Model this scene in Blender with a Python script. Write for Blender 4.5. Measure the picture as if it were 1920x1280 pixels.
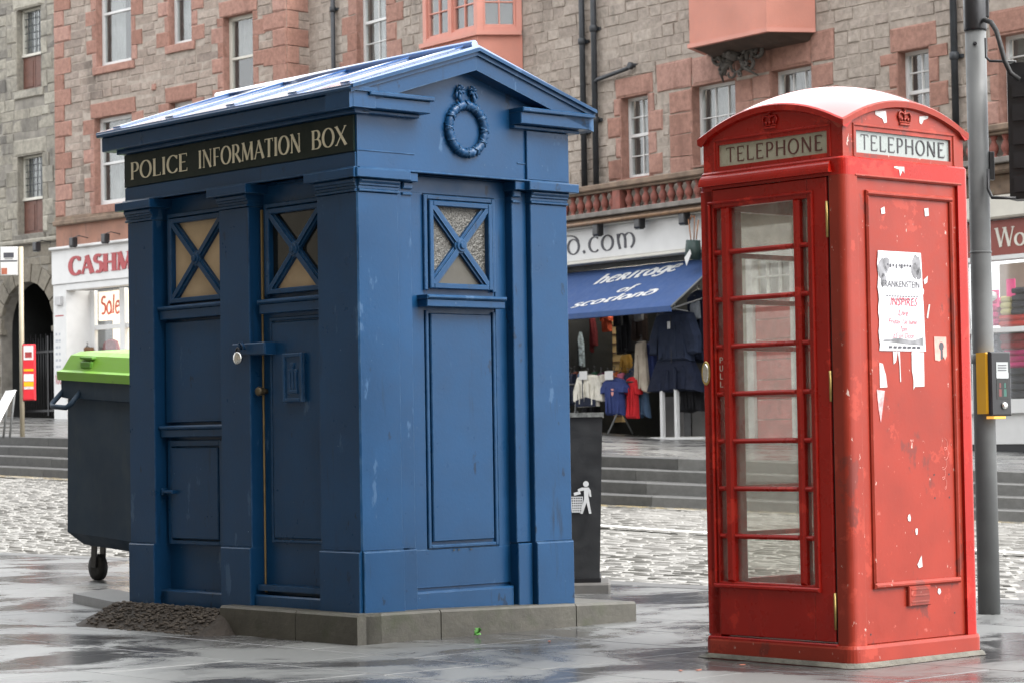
import bpy, bmesh, math, random
from mathutils import Vector, Matrix
random.seed(11)
for o in list(bpy.data.objects): bpy.data.objects.remove(o)
S = bpy.context.scene
COL = S.collection
PI = math.pi
# ------------------------------------------------------------------ camera
CAMF, PITCH, ROLL, CAMZ = 4482.8243, .04, -.0161, 1.0294
fw = Vector((0, math.cos(PITCH), math.sin(PITCH))); rt = Vector((1, 0, 0)); up = rt.cross(fw)
CR = rt*math.cos(ROLL) + up*math.sin(ROLL); CU = -rt*math.sin(ROLL) + up*math.cos(ROLL)
cam = bpy.data.cameras.new('camera'); camo = bpy.data.objects.new('camera', cam); COL.objects.link(camo)
M = Matrix((CR, CU, -fw)).transposed().to_4x4(); M.translation = (0, 0, CAMZ)
camo.matrix_world = M
cam.sensor_width = 36; cam.lens = 36*CAMF/1920; cam.clip_end = 600; cam.clip_start = .1
cam.dof.use_dof = True; cam.dof.focus_distance = 11.6; cam.dof.aperture_fstop = 11
S.camera = camo
# ------------------------------------------------------------------ world, sun, exposure
PO0 = Vector((-.7781, 12.1558, 0))                        # where the police box stands
SUN_EL, SUN_AZ = math.radians(48), math.radians(118)      # azimuth clockwise from +Y
W = bpy.data.worlds.new('World'); S.world = W; W.use_nodes = True
nt = W.node_tree; nt.nodes.clear()
sky = nt.nodes.new('ShaderNodeTexSky'); sky.sky_type = 'NISHITA'; sky.sun_disc = False
sky.sun_elevation = SUN_EL; sky.sun_rotation = SUN_AZ; sky.dust_density = 4; sky.air_density = 1.2; sky.ozone_density = 1
hs = nt.nodes.new('ShaderNodeHueSaturation'); hs.inputs['Saturation'].default_value = .22
cloud = nt.nodes.new('ShaderNodeMix'); cloud.data_type = 'RGBA'; cloud.inputs['Factor'].default_value = .6
cloud.inputs['B'].default_value = (7.6, 7.7, 7.9, 1)          # an even overcast layer over the sky
bg = nt.nodes.new('ShaderNodeBackground'); bg.inputs['Strength'].default_value = .15
wo = nt.nodes.new('ShaderNodeOutputWorld')
nt.links.new(sky.outputs[0], hs.inputs['Color']); nt.links.new(hs.outputs[0], cloud.inputs['A'])
nt.links.new(cloud.outputs['Result'], bg.inputs['Color']); nt.links.new(bg.outputs[0], wo.inputs['Surface'])
sl = bpy.data.lights.new('sun', 'SUN'); sl.energy = 1.5; sl.angle = math.radians(38); sl.color = (1, .97, .93)
so = bpy.data.objects.new('sun', sl); COL.objects.link(so)
sd = Vector((math.sin(SUN_AZ)*math.cos(SUN_EL), math.cos(SUN_AZ)*math.cos(SUN_EL), math.sin(SUN_EL)))
so.rotation_euler = sd.to_track_quat('Z', 'Y').to_euler(); so.location = sd*40
V = S.view_settings; V.view_transform = 'Standard'; V.look = 'None'; V.gamma = 1; V.use_curve_mapping = False
V.exposure = 1.75
S.render.engine = 'CYCLES'
S.cycles.transparent_max_bounces = 16

# ------------------------------------------------------------------ materials
def srgb(r, g, b):
    f = lambda c: (c/255/12.92) if c/255 <= .04045 else ((c/255+.055)/1.055)**2.4
    return (f(r), f(g), f(b))
MATS = {}
def nodes(name):
    m = bpy.data.materials.new(name); m.use_nodes = True
    t = m.node_tree; b = t.nodes['Principled BSDF']
    MATS[name] = m
    return m, t, b
def N(t, ty, **kw):
    n = t.nodes.new(ty)
    for k, v in kw.items():
        if k in n.inputs: n.inputs[k].default_value = v
        else: setattr(n, k, v)
    return n
def noise(t, scale, detail=4, rough=.6, sc=(1, 1, 1), dist=0, off=(0, 0, 0)):
    g = t.nodes.new('ShaderNodeNewGeometry'); mp = t.nodes.new('ShaderNodeMapping')
    mp.inputs['Scale'].default_value = sc; mp.inputs['Location'].default_value = off
    t.links.new(g.outputs['Position'], mp.inputs['Vector'])
    n = N(t, 'ShaderNodeTexNoise', Scale=scale, Detail=detail, Roughness=rough, Distortion=dist)
    t.links.new(mp.outputs[0], n.inputs['Vector'])
    return n.outputs['Fac']
def ramp(t, src, a, b, ca=(0, 0, 0), cb=(1, 1, 1)):
    r = t.nodes.new('ShaderNodeValToRGB'); r.color_ramp.elements[0].position = a; r.color_ramp.elements[1].position = b
    r.color_ramp.elements[0].color = (*ca, 1) if len(ca) == 3 else ca
    r.color_ramp.elements[1].color = (*cb, 1) if len(cb) == 3 else cb
    t.links.new(src, r.inputs['Fac'])
    return r.outputs['Color']
def mixc(t, fac, a, b):
    m = t.nodes.new('ShaderNodeMix'); m.data_type = 'RGBA'
    for s, v in (('Factor', fac), ('A', a), ('B', b)):
        sock = [i for i in m.inputs if i.name == s and (i.type == 'RGBA' or s == 'Factor')][0]
        if isinstance(v, (int, float)): sock.default_value = v
        elif isinstance(v, tuple): sock.default_value = (*v, 1) if len(v) == 3 else v
        else: t.links.new(v, sock)
    return [o for o in m.outputs if o.type == 'RGBA'][0]
def bump(t, b, src, strength=.2, dist=.01):
    n = N(t, 'ShaderNodeBump', Strength=strength, Distance=dist)
    t.links.new(src, n.inputs['Height']); t.links.new(n.outputs[0], b.inputs['Normal'])
def surf(name, col, rough=.5, var=.25, vscale=3, bscale=40, bstr=.15, bdist=.004, metal=0, spec=.5, chips=None, rvar=.1, dirt=None):
    m, t, b = nodes(name)
    n1 = noise(t, vscale, 5)
    lo = tuple(c*(1-var) for c in col); hi = tuple(min(1, c*(1+var)) for c in col)
    c = ramp(t, n1, .3, .7, lo, hi)
    if dirt:
        c = mixc(t, ramp(t, noise(t, dirt[1], 6, .7, dirt[3] if len(dirt) > 3 else (1, 1, 1)), dirt[2], dirt[2]+.12), c, dirt[0])
    if chips:
        for ch in (chips if isinstance(chips, list) else [chips]):
            cc, cs, th = ch[:3]
            c = mixc(t, ramp(t, noise(t, cs, 5, .65, ch[3] if len(ch) > 3 else (1, 1, 1), 0, (cs*.37, 1.3, .7)), th, th+.03), c, cc)
    t.links.new(c, b.inputs['Base Color']) if not isinstance(c, tuple) else None
    rr = ramp(t, noise(t, vscale*4, 3), .3, .7, (max(0, rough-rvar),)*3, (min(1, rough+rvar),)*3)
    t.links.new(rr, b.inputs['Roughness'])
    b.inputs['Metallic'].default_value = metal; b.inputs['Specular IOR Level'].default_value = spec
    if bstr: bump(t, b, noise(t, bscale, 4), bstr, bdist)
    return m
def stone_mat(name, cols, rough=.85, bscale=14, bstr=.4, bdist=.03, spec=.3, stain=None):
    """every block its own tone: random per object plus random per island"""
    m, t, b = nodes(name)
    oi = t.nodes.new('ShaderNodeObjectInfo'); ge = t.nodes.new('ShaderNodeNewGeometry')
    ad = N(t, 'ShaderNodeMath', operation='ADD'); fr = N(t, 'ShaderNodeMath', operation='FRACT')
    t.links.new(oi.outputs['Random'], ad.inputs[0]); t.links.new(ge.outputs['Random Per Island'], ad.inputs[1]); t.links.new(ad.outputs[0], fr.inputs[0])
    r = t.nodes.new('ShaderNodeValToRGB'); e = r.color_ramp.elements
    while len(e) < len(cols): e.new(.5)
    for i, c in enumerate(cols): e[i].position = i/(len(cols)-1); e[i].color = (*c, 1)
    t.links.new(fr.outputs[0], r.inputs['Fac'])
    n = noise(t, 5, 7, .65)
    c = mixc(t, ramp(t, n, .3, .75), r.outputs['Color'], (.5, .5, .5))
    mm = c.node; mm.blend_type = 'OVERLAY'
    fm = t.nodes.new('ShaderNodeMath'); fm.operation = 'MULTIPLY'; fm.inputs[1].default_value = .0
    c2 = N(t, 'ShaderNodeHueSaturation')
    t.links.new(r.outputs['Color'], c2.inputs['Color'])
    vr = N(t, 'ShaderNodeMapRange'); vr.inputs['From Min'].default_value = .25; vr.inputs['From Max'].default_value = .75
    vr.inputs['To Min'].default_value = .62; vr.inputs['To Max'].default_value = 1.32
    t.links.new(noise(t, 9, 8, .7), vr.inputs['Value']); t.links.new(vr.outputs[0], c2.inputs['Value'])
    out = c2.outputs[0]
    if stain: out = mixc(t, ramp(t, noise(t, stain[1], 6, .65, stain[3]), stain[2], stain[2]+.22), out, stain[0])
    t.links.new(out, b.inputs['Base Color'])
    b.inputs['Roughness'].default_value = rough; b.inputs['Specular IOR Level'].default_value = spec
    bump(t, b, noise(t, bscale, 8, .7), bstr, bdist)
    return m
def emis(name, col, st):
    m, t, b = nodes(name); b.inputs['Base Color'].default_value = (*col, 1)
    b.inputs['Emission Color'].default_value = (*col, 1); b.inputs['Emission Strength'].default_value = st; b.inputs['Roughness'].default_value = .6
    return m
def glass_mat(name, tint=(.9, .93, .92), dirtf=.12, dirtc=(.55, .55, .5), trans=True, refl=1.0, bumpy=0):
    m = bpy.data.materials.new(name); m.use_nodes = True; t = m.node_tree; t.nodes.clear(); MATS[name] = m
    o = t.nodes.new('ShaderNodeOutputMaterial')
    tr = N(t, 'ShaderNodeBsdfTransparent'); tr.inputs[0].default_value = (*tint, 1)
    gl = N(t, 'ShaderNodeBsdfGlossy', Roughness=.03); gl.inputs['Color'].default_value = (refl, refl, refl, 1)
    df = N(t, 'ShaderNodeBsdfDiffuse'); df.inputs[0].default_value = (*dirtc, 1)
    lw = N(t, 'ShaderNodeLayerWeight', Blend=.5); pw = N(t, 'ShaderNodeMath', operation='POWER'); pw.inputs[1].default_value = 5
    t.links.new(lw.outputs['Facing'], pw.inputs[0]); fr = N(t, 'ShaderNodeMapRange'); fr.inputs['To Min'].default_value = .05; fr.inputs['To Max'].default_value = .9
    t.links.new(pw.outputs[0], fr.inputs['Value'])
    m1 = t.nodes.new('ShaderNodeMixShader'); m2 = t.nodes.new('ShaderNodeMixShader')
    n = ramp(t, noise(t, 7, 6, .7), .35, .8, (dirtf*.4,)*3, (min(1, dirtf*2.2),)*3)
    t.links.new(n, m1.inputs[0]); t.links.new(tr.outputs[0], m1.inputs[1]); t.links.new(df.outputs[0], m1.inputs[2])
    t.links.new(fr.outputs[0], m2.inputs[0]); t.links.new(m1.outputs[0], m2.inputs[1]); t.links.new(gl.outputs[0], m2.inputs[2])
    if bumpy:
        bn = N(t, 'ShaderNodeBump', Strength=bumpy, Distance=.01); t.links.new(noise(t, 60, 2), bn.inputs['Height'])
        t.links.new(bn.outputs[0], gl.inputs['Normal'])
    t.links.new(m2.outputs[0], o.inputs['Surface'])
    return m

BLUE = (.0048, .038, .100)
blue = surf('blue_paint', BLUE, .34, .16, 2.2, 55, .2, .003, dirt=((.006, .022, .05), 5, .60, (2.2, 2.2, .22)), chips=[((.22, .30, .38), 46, .715), ((.03, .075, .15), 7, .64, (1, 1, .35)), ((.004, .018, .045), 11, .66, (1, 1, .5))], rvar=.07, spec=.26)
def edge_wear(m, col, amt=.6, rad=.007):
    t = m.node_tree; b = t.nodes['Principled BSDF']; src = b.inputs['Base Color'].links[0].from_socket
    bv = t.nodes.new('ShaderNodeBevel'); bv.samples = 4; bv.inputs['Radius'].default_value = rad
    ge = t.nodes.new('ShaderNodeNewGeometry'); dt = N(t, 'ShaderNodeVectorMath', operation='DOT_PRODUCT')
    t.links.new(bv.outputs[0], dt.inputs[0]); t.links.new(ge.outputs['Normal'], dt.inputs[1])
    e = ramp(t, dt.outputs['Value'], .86, .99, (amt,)*3, (0, 0, 0)); k = N(t, 'ShaderNodeMath', operation='MULTIPLY')
    t.links.new(e, k.inputs[0]); t.links.new(ramp(t, noise(t, 14, 5, .7), .40, .66), k.inputs[1])
    t.links.new(mixc(t, k.outputs[0], src, col), b.inputs['Base Color'])
edge_wear(blue, (.11, .19, .28))
bluesign = surf('dark_green_sign', (.0025, .0105, .0085), .45, .1, 3, 40, .05, spec=.22)
roofshade = surf('roof_blue_shaded', (.010, .055, .15), .3, .1, 3, 20, .08, spec=.6)  # darker copy of the roof blue, painting the batten sides as shaded
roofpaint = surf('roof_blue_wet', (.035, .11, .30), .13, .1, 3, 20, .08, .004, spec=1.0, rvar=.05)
cream = surf('cream_letters', (.66, .61, .46), .5, .1, 20, 40, 0)
red = surf('red_paint', (.29, .008, .004), .3, .12, 2, 45, .14, .003, spec=.3, chips=[((.09, .03, .025), 16, .70), ((.42, .022, .012), 5, .60), ((.27, .008, .005), 4, .60, (1, 1, .4))], rvar=.08)
redw = surf('red_paint_worn', (.225, .023, .012), .38, .12, 4, 45, .14, .003, spec=.3,
            chips=[((.29, .035, .02), 6, .60), ((.15, .025, .018), 5, .61, (1, 1, .6)), ((.33, .075, .055), 13, .68), ((.46, .33, .29), 32, .668, (1, 1, .55)), ((.05, .03, .03), 60, .765)], rvar=.1)
def coat(m, ior=1.7, r=.07):
    b = m.node_tree.nodes['Principled BSDF']; b.inputs['Coat Weight'].default_value = 1; b.inputs['Coat IOR'].default_value = ior; b.inputs['Coat Roughness'].default_value = r
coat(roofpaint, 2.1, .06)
edge_wear(redw, (.30, .12, .09), .5); edge_wear(red, (.32, .07, .05), .5)
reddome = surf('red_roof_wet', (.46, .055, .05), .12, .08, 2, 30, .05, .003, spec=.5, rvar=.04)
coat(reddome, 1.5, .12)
brass = surf('brass', (.45, .33, .12), .4, .25, 20, 40, .1, metal=.9)
chrome = surf('chrome', (.6, .6, .58), .18, .1, 20, 40, 0, metal=1)
opal = surf('opal_glass_grey', (.36, .35, .27), .3, .08, 6, 30, 0)
opalw = surf('opal_glass_white', (.225, .25, .24), .25, .05, 6, 30, 0)
dletter = surf('maroon_letters', (.09, .025, .022), .5, .1, 20, 30, 0)
bletter = surf('dark_letters', (.03, .028, .032), .5, .1, 20, 30, 0)
paper = surf('poster_paper', (.52, .52, .54), .6, .07, 9, 14, .3, .004)
paper2 = surf('torn_paper', (.47, .45, .44), .7, .22, 26, 60, .5, .004)
grey_print = surf('grey_print', (.16, .16, .17), .6, .6, 14, 20, 0)
ink_red = surf('red_ink', (.55, .05, .08), .6, .05, 10, 10, 0)
ink = surf('black_ink', (.05, .05, .06), .6, .2, 10, 10, 0)
pink_st = surf('pink_sticker', (.62, .26, .22), .5, .2, 30, 20, 0)
white = surf('white_paint', (.56, .56, .55), .45, .05, 4, 30, .05)
cream_w = surf('cream_paint', (.52, .50, .44), .45, .06, 4, 30, .05)
tan = surf('tan_board', (.40, .30, .19), .8, .18, 4, 25, .1, dirt=((.2, .14, .09), 9, .66))
tan2 = surf('grey_tan_board', (.055, .052, .043), .7, .12, 6, 25, .1)
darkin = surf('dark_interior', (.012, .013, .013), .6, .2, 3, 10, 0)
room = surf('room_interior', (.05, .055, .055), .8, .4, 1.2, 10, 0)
curtain = surf('net_curtain', (.21, .21, .20), .9, .25, 2.2, 10, 0)
frost = surf('frosted_glass', (.055, .053, .045), .16, .22, 26, 55, 1.0, .02, spec=.9)
bpane = glass_mat('window_glass', (.93, .95, .95), .03, (.5, .5, .5))
kglass = glass_mat('booth_glass', (.95, .95, .93), .13, (.5, .49, .44))
steel = surf('galvanised_pole', (.125, .13, .13), .5, .14, 5, 50, .08, spec=.25, chips=((.2, .2, .2), 12, .72))
black = surf('black_plastic', (.012, .012, .014), .4, .2, 5, 40, .1)
gunmetal = surf('dark_bin_plastic', (.021, .037, .058), .6, .16, 1.6, 60, .1, spec=.2, dirt=((.031, .045, .060), 3, .56, (2, 2, .5)))
lime = surf('lime_plastic', (.15, .33, .03), .45, .14, 2, 40, .12, chips=((.10, .2, .03), 9, .64, (1, 1, .4)))
rubber = surf('rubber', (.012, .012, .012), .7, .2, 10, 60, .2)
yellow = surf('yellow_plastic', (.66, .34, .008), .4, .06, 5, 40, .05)
amber = emis('amber_lens', (.9, .45, .08), .25)
blackpipe = surf('black_iron_pipe', (.022, .026, .031), .5, .3, 6, 40, .2)
bronze = surf('copper_rail', (.16, .09, .045), .5, .3, 10, 30, .15)
carved = stone_mat('sooty_carved_stone', [(.08, .073, .066), (.11, .10, .09)], .9, 22, .8)
mortar = surf('mortar', (.31, .265, .225), .95, .25, 6, 40, .5, .01)
mortar_g = surf('dark_mortar', (.20, .185, .16), .95, .35, 3, 40, .5, .01)
gstone = stone_mat('grey_whinstone', [(.22, .178, .152), (.30, .246, .208), (.26, .21, .176), (.33, .275, .233), (.28, .22, .183)], stain=((.07, .06, .05), 1.1, .54, (1, 1, .4)))
gstone2 = stone_mat('pale_ashlar', [(.28, .237, .204), (.34, .293, .252), (.30, .258, .22), (.365, .318, .275)], bstr=.45, stain=((.10, .085, .07), 1.0, .56, (1, 1, .4)))
rstone = stone_mat('red_sandstone', [(.25, .13, .098), (.315, .178, .14), (.28, .15, .115), (.34, .20, .162)], bstr=.35, stain=((.13, .065, .05), 1.3, .57, (1, 1, .4)))
ostone = stone_mat('old_grey_ashlar', [(.21, .195, .16), (.29, .27, .225), (.14, .13, .115), (.33, .31, .26), (.25, .23, .19)], stain=((.055, .053, .05), 1.3, .56, (1, 1, .5)))
sootstone = stone_mat('arch_stone', [(.13, .115, .09), (.20, .18, .145), (.165, .145, .115)], stain=((.06, .055, .045), 1.3, .56, (1, 1, .5)))
pink = surf('pink_harling', (.47, .20, .15), .85, .12, 1.5, 70, .6, .015)
pink2 = surf('pink_trim', (.50, .215, .165), .6, .08, 3, 40, .1)
soffit = surf('brown_soffit', (.055, .035, .025), .8, .3, 4, 30, .2)
rustred = surf('baluster_red', (.21, .068, .05), .75, .3, 6, 30, .3, .01, dirt=((.12, .08, .06), 8, .6))
cornice_m = surf('weathered_cornice', (.17, .12, .085), .85, .4, 4, 30, .4, .01, dirt=((.20, .19, .12), 7, .6))
band_m = surf('stained_red_render', (.26, .135, .095), .9, .3, 1.2, 30, .3, dirt=((.13, .085, .07), 2.4, .56, (2, 2, .25)))
brownpan = surf('brown_panel', (.115, .05, .035), .6, .2, 6, 30, .1)
awncl = surf('blue_canvas', (.020, .056, .165), .8, .08, 2, 120, .15)
wool_red = surf('oxblood_sign', (.19, .038, .026), .5, .05, 4, 30, 0)
doorred = surf('red_door', (.45, .07, .07), .45, .1, 3, 30, .1)
slat = surf('yellow_slatwall', (.66, .47, .22), .7, .08, 2, 20, 0)
lit = emis('lit_warm_wall', (1.0, .80, .55), .55)
litw = emis('lit_white_panel', (1.0, .95, .86), .35)
filltube = emis('fill_tube_glow', (1, .95, .85), 14)
step_m = stone_mat('wet_step_stone', [(.054, .054, .052), (.064, .064, .061), (.059, .059, .056)], .5, 26, .3, .01, .6)
kerbst = stone_mat('mossy_kerb_stone', [(.045, .043, .034), (.062, .058, .046)], .6, 30, .4, .01, .5, stain=((.028, .034, .014), 6, .54, (1, 1, 1)))
concrete = surf('concrete', (.27, .26, .235), .85, .2, 8, 50, .4)
gravelm = stone_mat('gravel_stones', [(.045, .036, .029), (.075, .062, .05), (.03, .026, .022)], .8, 60, .3)
leafm = surf('weed_leaf', (.06, .22, .03), .5, .2, 20, 30, 0)
orange = surf('orange_scrap', (.3, .09, .05), .6, .2, 20, 30, 0)
roadwhite = surf('road_white', (.62, .62, .59), .4, .15, 6, 30, .2, chips=((.2, .2, .19), 14, .6))
roadyel = surf('road_yellow', (.40, .31, .15), .45, .2, 6, 30, .2, chips=((.2, .19, .16), 8, .50))
CL = {}
def cloth(name, col):
    if name not in CL: CL[name] = surf('cloth_'+name, col, .9, .22, 5, 9, .7, .04, spec=.2)
    return CL[name]
def wet(name, ca, cb, r0, r1, bs, bstr, isl=.86, sp=.6):
    m, t, b = nodes(name)
    n = noise(t, 1.0, 9, .66, (1, 1.15, 1), .8)
    c = ramp(t, n, .43, .56, ca, cb)
    if isl:
        oi = t.nodes.new('ShaderNodeObjectInfo'); ge = t.nodes.new('ShaderNodeNewGeometry')
        ad = N(t, 'ShaderNodeMath', operation='ADD'); fr = N(t, 'ShaderNodeMath', operation='FRACT')
        t.links.new(oi.outputs['Random'], ad.inputs[0]); t.links.new(ge.outputs['Random Per Island'], ad.inputs[1]); t.links.new(ad.outputs[0], fr.inputs[0])
        h = N(t, 'ShaderNodeHueSaturation'); mr = N(t, 'ShaderNodeMapRange'); mr.inputs['To Min'].default_value = isl; mr.inputs['To Max'].default_value = 2.02-isl
        t.links.new(fr.outputs[0], mr.inputs['Value']); t.links.new(mr.outputs[0], h.inputs['Value']); t.links.new(c, h.inputs['Color']); c = h.outputs[0]
    t.links.new(c, b.inputs['Base Color'])
    t.links.new(ramp(t, n, .43, .55, (r0,)*3, (r1,)*3), b.inputs['Roughness'])
    bump(t, b, noise(t, bs, 6, .7), bstr, .006)
    b.inputs['Specular IOR Level'].default_value = sp
    return m
pave = wet('wet_paving', (.046, .046, .048), (.112, .115, .112), .11, .40, 34, .18, .88)
settm = wet('wet_setts', (.18, .175, .162), (.225, .22, .206), .5, .66, 24, .10, .88, .25)
roadbase = wet('road_joint', (.09, .087, .08), (.13, .125, .115), .3, .5, 30, .4, False)
terr = wet('wet_terrace', (.06, .06, .06), (.12, .12, .115), .18, .45, 10, .25, False)

# ------------------------------------------------------------------ mesh builder
class MB:
    def __init__(s, fmap=None):
        s.v = []; s.f = []; s.sm = []; s.map = fmap or (lambda x, z, o: (x, -o, z))
    def add(s, vs, fs, smooth=False):
        n = len(s.v); s.v += [tuple(p) for p in vs]
        for f in fs: s.f.append([n+i for i in f]); s.sm.append(smooth)
    def fbox(s, x0, x1, z0, z1, o0, o1, c=.004):
        """box on a face: x right, z up, o outwards; front edges chamfered"""
        if x1 < x0: x0, x1 = x1, x0
        if z1 < z0: z0, z1 = z1, z0
        if o1 < o0: o0, o1 = o1, o0
        c = min(c, (x1-x0)*.4, (z1-z0)*.4, (o1-o0)*.6)
        m = s.map
        if c <= 0:
            vs = [m(x, z, o) for o in (o0, o1) for x, z in ((x0, z0), (x1, z0), (x1, z1), (x0, z1))]
            s.add(vs, [(3, 2, 1, 0), (4, 5, 6, 7), (0, 1, 5, 4), (1, 2, 6, 5), (2, 3, 7, 6), (3, 0, 4, 7)]); return
        vs = [m(x, z, o0) for x, z in ((x0, z0), (x1, z0), (x1, z1), (x0, z1))]
        vs += [m(x, z, o1-c) for x, z in ((x0, z0), (x1, z0), (x1, z1), (x0, z1))]
        vs += [m(x, z, o1) for x, z in ((x0+c, z0+c), (x1-c, z0+c), (x1-c, z1-c), (x0+c, z1-c))]
        fs = [(3, 2, 1, 0), (8, 9, 10, 11)]
        for k in (0, 4):
            fs += [(k, k+1, k+5, k+4), (k+1, k+2, k+6, k+5), (k+2, k+3, k+7, k+6), (k+3, k, k+4, k+7)]
        s.add(vs, fs)
    def box(s, x0, x1, y0, y1, z0, z1, c=.004):
        """free box, all edges chamfered"""
        a = (min(x0, x1), min(y0, y1), min(z0, z1)); b = (max(x0, x1), max(y0, y1), max(z0, z1))
        c = min(c, *(.45*(b[i]-a[i]) for i in range(3)))
        vs = []; idx = {}
        for sx in (0, 1):
            for sy in (0, 1):
                for sz in (0, 1):
                    cor = [(a, b)[q][i] for i, q in enumerate((sx, sy, sz))]
                    sg = [1-2*q for q in (sx, sy, sz)]
                    for ax in range(3):
                        p = [cor[i] + (0 if i == ax else sg[i]*c) for i in range(3)]
                        idx[(sx, sy, sz, ax)] = len(vs); vs.append(p)
        fs = []
        for ax in range(3):
            o1, o2 = [i for i in range(3) if i != ax]
            for sd_ in (0, 1):
                q = []
                for t1, t2 in ((0, 0), (1, 0), (1, 1), (0, 1)):
                    k = [0]*3; k[ax] = sd_; k[o1] = t1; k[o2] = t2; q.append(idx[(*k, ax)])
                fs.append(q)
            for t1 in (0, 1):
                for t2 in (0, 1):
                    k0 = [0]*3; k0[o1] = t1; k0[o2] = t2; k1 = list(k0); k1[ax] = 1
                    fs.append([idx[(*k0, o1)], idx[(*k1, o1)], idx[(*k1, o2)], idx[(*k0, o2)]])
        for k in [(x, y, z) for x in (0, 1) for y in (0, 1) for z in (0, 1)]:
            fs.append([idx[(*k, 0)], idx[(*k, 1)], idx[(*k, 2)]])
        s.add(vs, fs)
    def prism(s, pts, o0, o1, inset=0):
        """2-D outline (x, z) extruded from o0 to o1; inset chamfers the front"""
        n = len(pts); m = s.map
        vs = [m(x, z, o0) for x, z in pts] + [m(x, z, o1 - (inset if inset else 0)) for x, z in pts]
        fs = [tuple(range(n))[::-1]]
        fs += [(i, (i+1) % n, n+(i+1) % n, n+i) for i in range(n)]
        if inset:
            cx = sum(p[0] for p in pts)/n; cz = sum(p[1] for p in pts)/n
            q = []
            for x, z in pts:
                d = math.hypot(x-cx, z-cz) or 1
                k = max(0, 1-inset/d); q.append((cx+(x-cx)*k, cz+(z-cz)*k))
            vs += [m(x, z, o1) for x, z in q]
            fs += [(n+i, n+(i+1) % n, 2*n+(i+1) % n, 2*n+i) for i in range(n)] + [tuple(range(2*n, 3*n))]
        else: fs.append(tuple(range(n, 2*n)))
        s.add(vs, fs)
    def tube(s, pts, r, n=8, caps=True, smooth=True):
        """round bar through 3-D points given as (x, z, o)"""
        P = [Vector(s.map(*p)) for p in pts]; rs = r if isinstance(r, (list, tuple)) else [r]*len(P)
        vs = []; pt = None
        for i, p in enumerate(P):
            t = (P[min(i+1, len(P)-1)] - P[max(i-1, 0)]).normalized()
            ref = Vector((0, 0, 1)) if abs(t.z) < .9 else Vector((1, 0, 0))
            if pt is not None: ref = pt
            a = t.cross(ref).normalized(); b = t.cross(a).normalized(); pt = -b if False else a.cross(t)
            pt = a.cross(t)
            for k in range(n):
                w = 2*PI*k/n; vs.append(p + (a*math.cos(w) + b*math.sin(w))*rs[i])
        fs = []
        for i in range(len(P)-1):
            for k in range(n): fs.append((i*n+k, i*n+(k+1) % n, (i+1)*n+(k+1) % n, (i+1)*n+k))
        s.add(vs, fs, smooth)
        if caps:
            m_ = len(s.v) - len(vs)
            s.f.append([m_+k for k in range(n)][::-1]); s.sm.append(False)
            s.f.append([m_+(len(P)-1)*n+k for k in range(n)]); s.sm.append(False)
    def lathe(s, prof, c=(0, 0), n=16, axis='z', smooth=True):
        """profile [(r, h)]; axis z: upright at (x, y) = c"""
        vs = []
        for r, h in prof:
            for k in range(n):
                w = 2*PI*k/n
                if axis == 'z': vs.append((c[0]+r*math.cos(w), c[1]+r*math.sin(w), h))
                elif axis == 'y': vs.append((c[0]+r*math.cos(w), h, c[1]+r*math.sin(w)))
                else: vs.append((h, c[0]+r*math.cos(w), c[1]+r*math.sin(w)))
        fs = [(i*n+k, i*n+(k+1) % n, (i+1)*n+(k+1) % n, (i+1)*n+k) for i in range(len(prof)-1) for k in range(n)]
        s.add(vs, fs, smooth)
        b = len(s.v)-len(vs)
        s.f.append([b+k for k in range(n)][::-1]); s.sm.append(False)
        s.f.append([b+(len(prof)-1)*n+k for k in range(n)]); s.sm.append(False)
    def mesh(s, name, mat):
        me = bpy.data.meshes.new(name); me.from_pydata(s.v, [], s.f); 
        for p, q in zip(me.polygons, s.sm): p.use_smooth = q
        bm = bmesh.new(); bm.from_mesh(me); bmesh.ops.recalc_face_normals(bm, faces=bm.faces); bm.to_mesh(me); bm.free()
        me.materials.append(mat); return me
    def build(s, name, mat, parent=None, loc=None, rz=None, **kw):
        return link(name, s.mesh(name, mat), parent, loc, rz, **kw)
def link(name, data, parent=None, loc=None, rz=None, **props):
    o = bpy.data.objects.new(name, data); COL.objects.link(o)
    if parent: o.parent = parent
    if loc is not None: o.location = loc
    if rz is not None: o.rotation_euler = (0, 0, rz)
    for k, v in props.items(): o[k] = v
    return o
def thing(name, label, cat, loc=(0, 0, 0), rz=0, group=None, rot=None):
    o = bpy.data.objects.new(name, None); COL.objects.link(o); o.location = loc; o.rotation_euler = rot or (0, 0, rz)
    o['label'] = label; o['category'] = cat; o.empty_display_size = .1
    if group: o['group'] = group
    return o
def tag(o, label, cat, group=None):
    o['label'] = label; o['category'] = cat
    if group: o['group'] = group
    return o
def onebox(name, mat, parent, *a, fmap=None, **kw):
    m = MB(fmap); m.fbox(*a); return m.build(name, mat, parent, **kw)
# pixel of the photograph (1920 wide) -> ray, used to measure where things stand on real planes
def ray(x, y): return CR*((x-960)/CAMF) + CU*((640-y)/CAMF) + fw
def at_depth(x, y, Y):
    d = ray(x, y); return Vector((0, 0, CAMZ)) + d*(Y/d.y)
def at_ground(x, y, z=0):
    d = ray(x, y); return Vector((0, 0, CAMZ)) + d*((z-CAMZ)/d.z)
def proj(p):
    q = Vector(p)-Vector((0, 0, CAMZ)); w = q.dot(fw)
    return 960+CAMF*q.dot(CR)/w, 640-CAMF*q.dot(CU)/w
def seen(p, m=0):
    x, y = proj(p)
    if not (-20-m < x < 1940+m and -20-m < y < 1300+m): return 0
    if 235 < x < 1075 and y > 215-.16*(x-235 if x < 890 else 655) and y < 1120: return 0
    if 1312 < x < 1835 and 200 < y < 1200: return 0
    return 1

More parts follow.
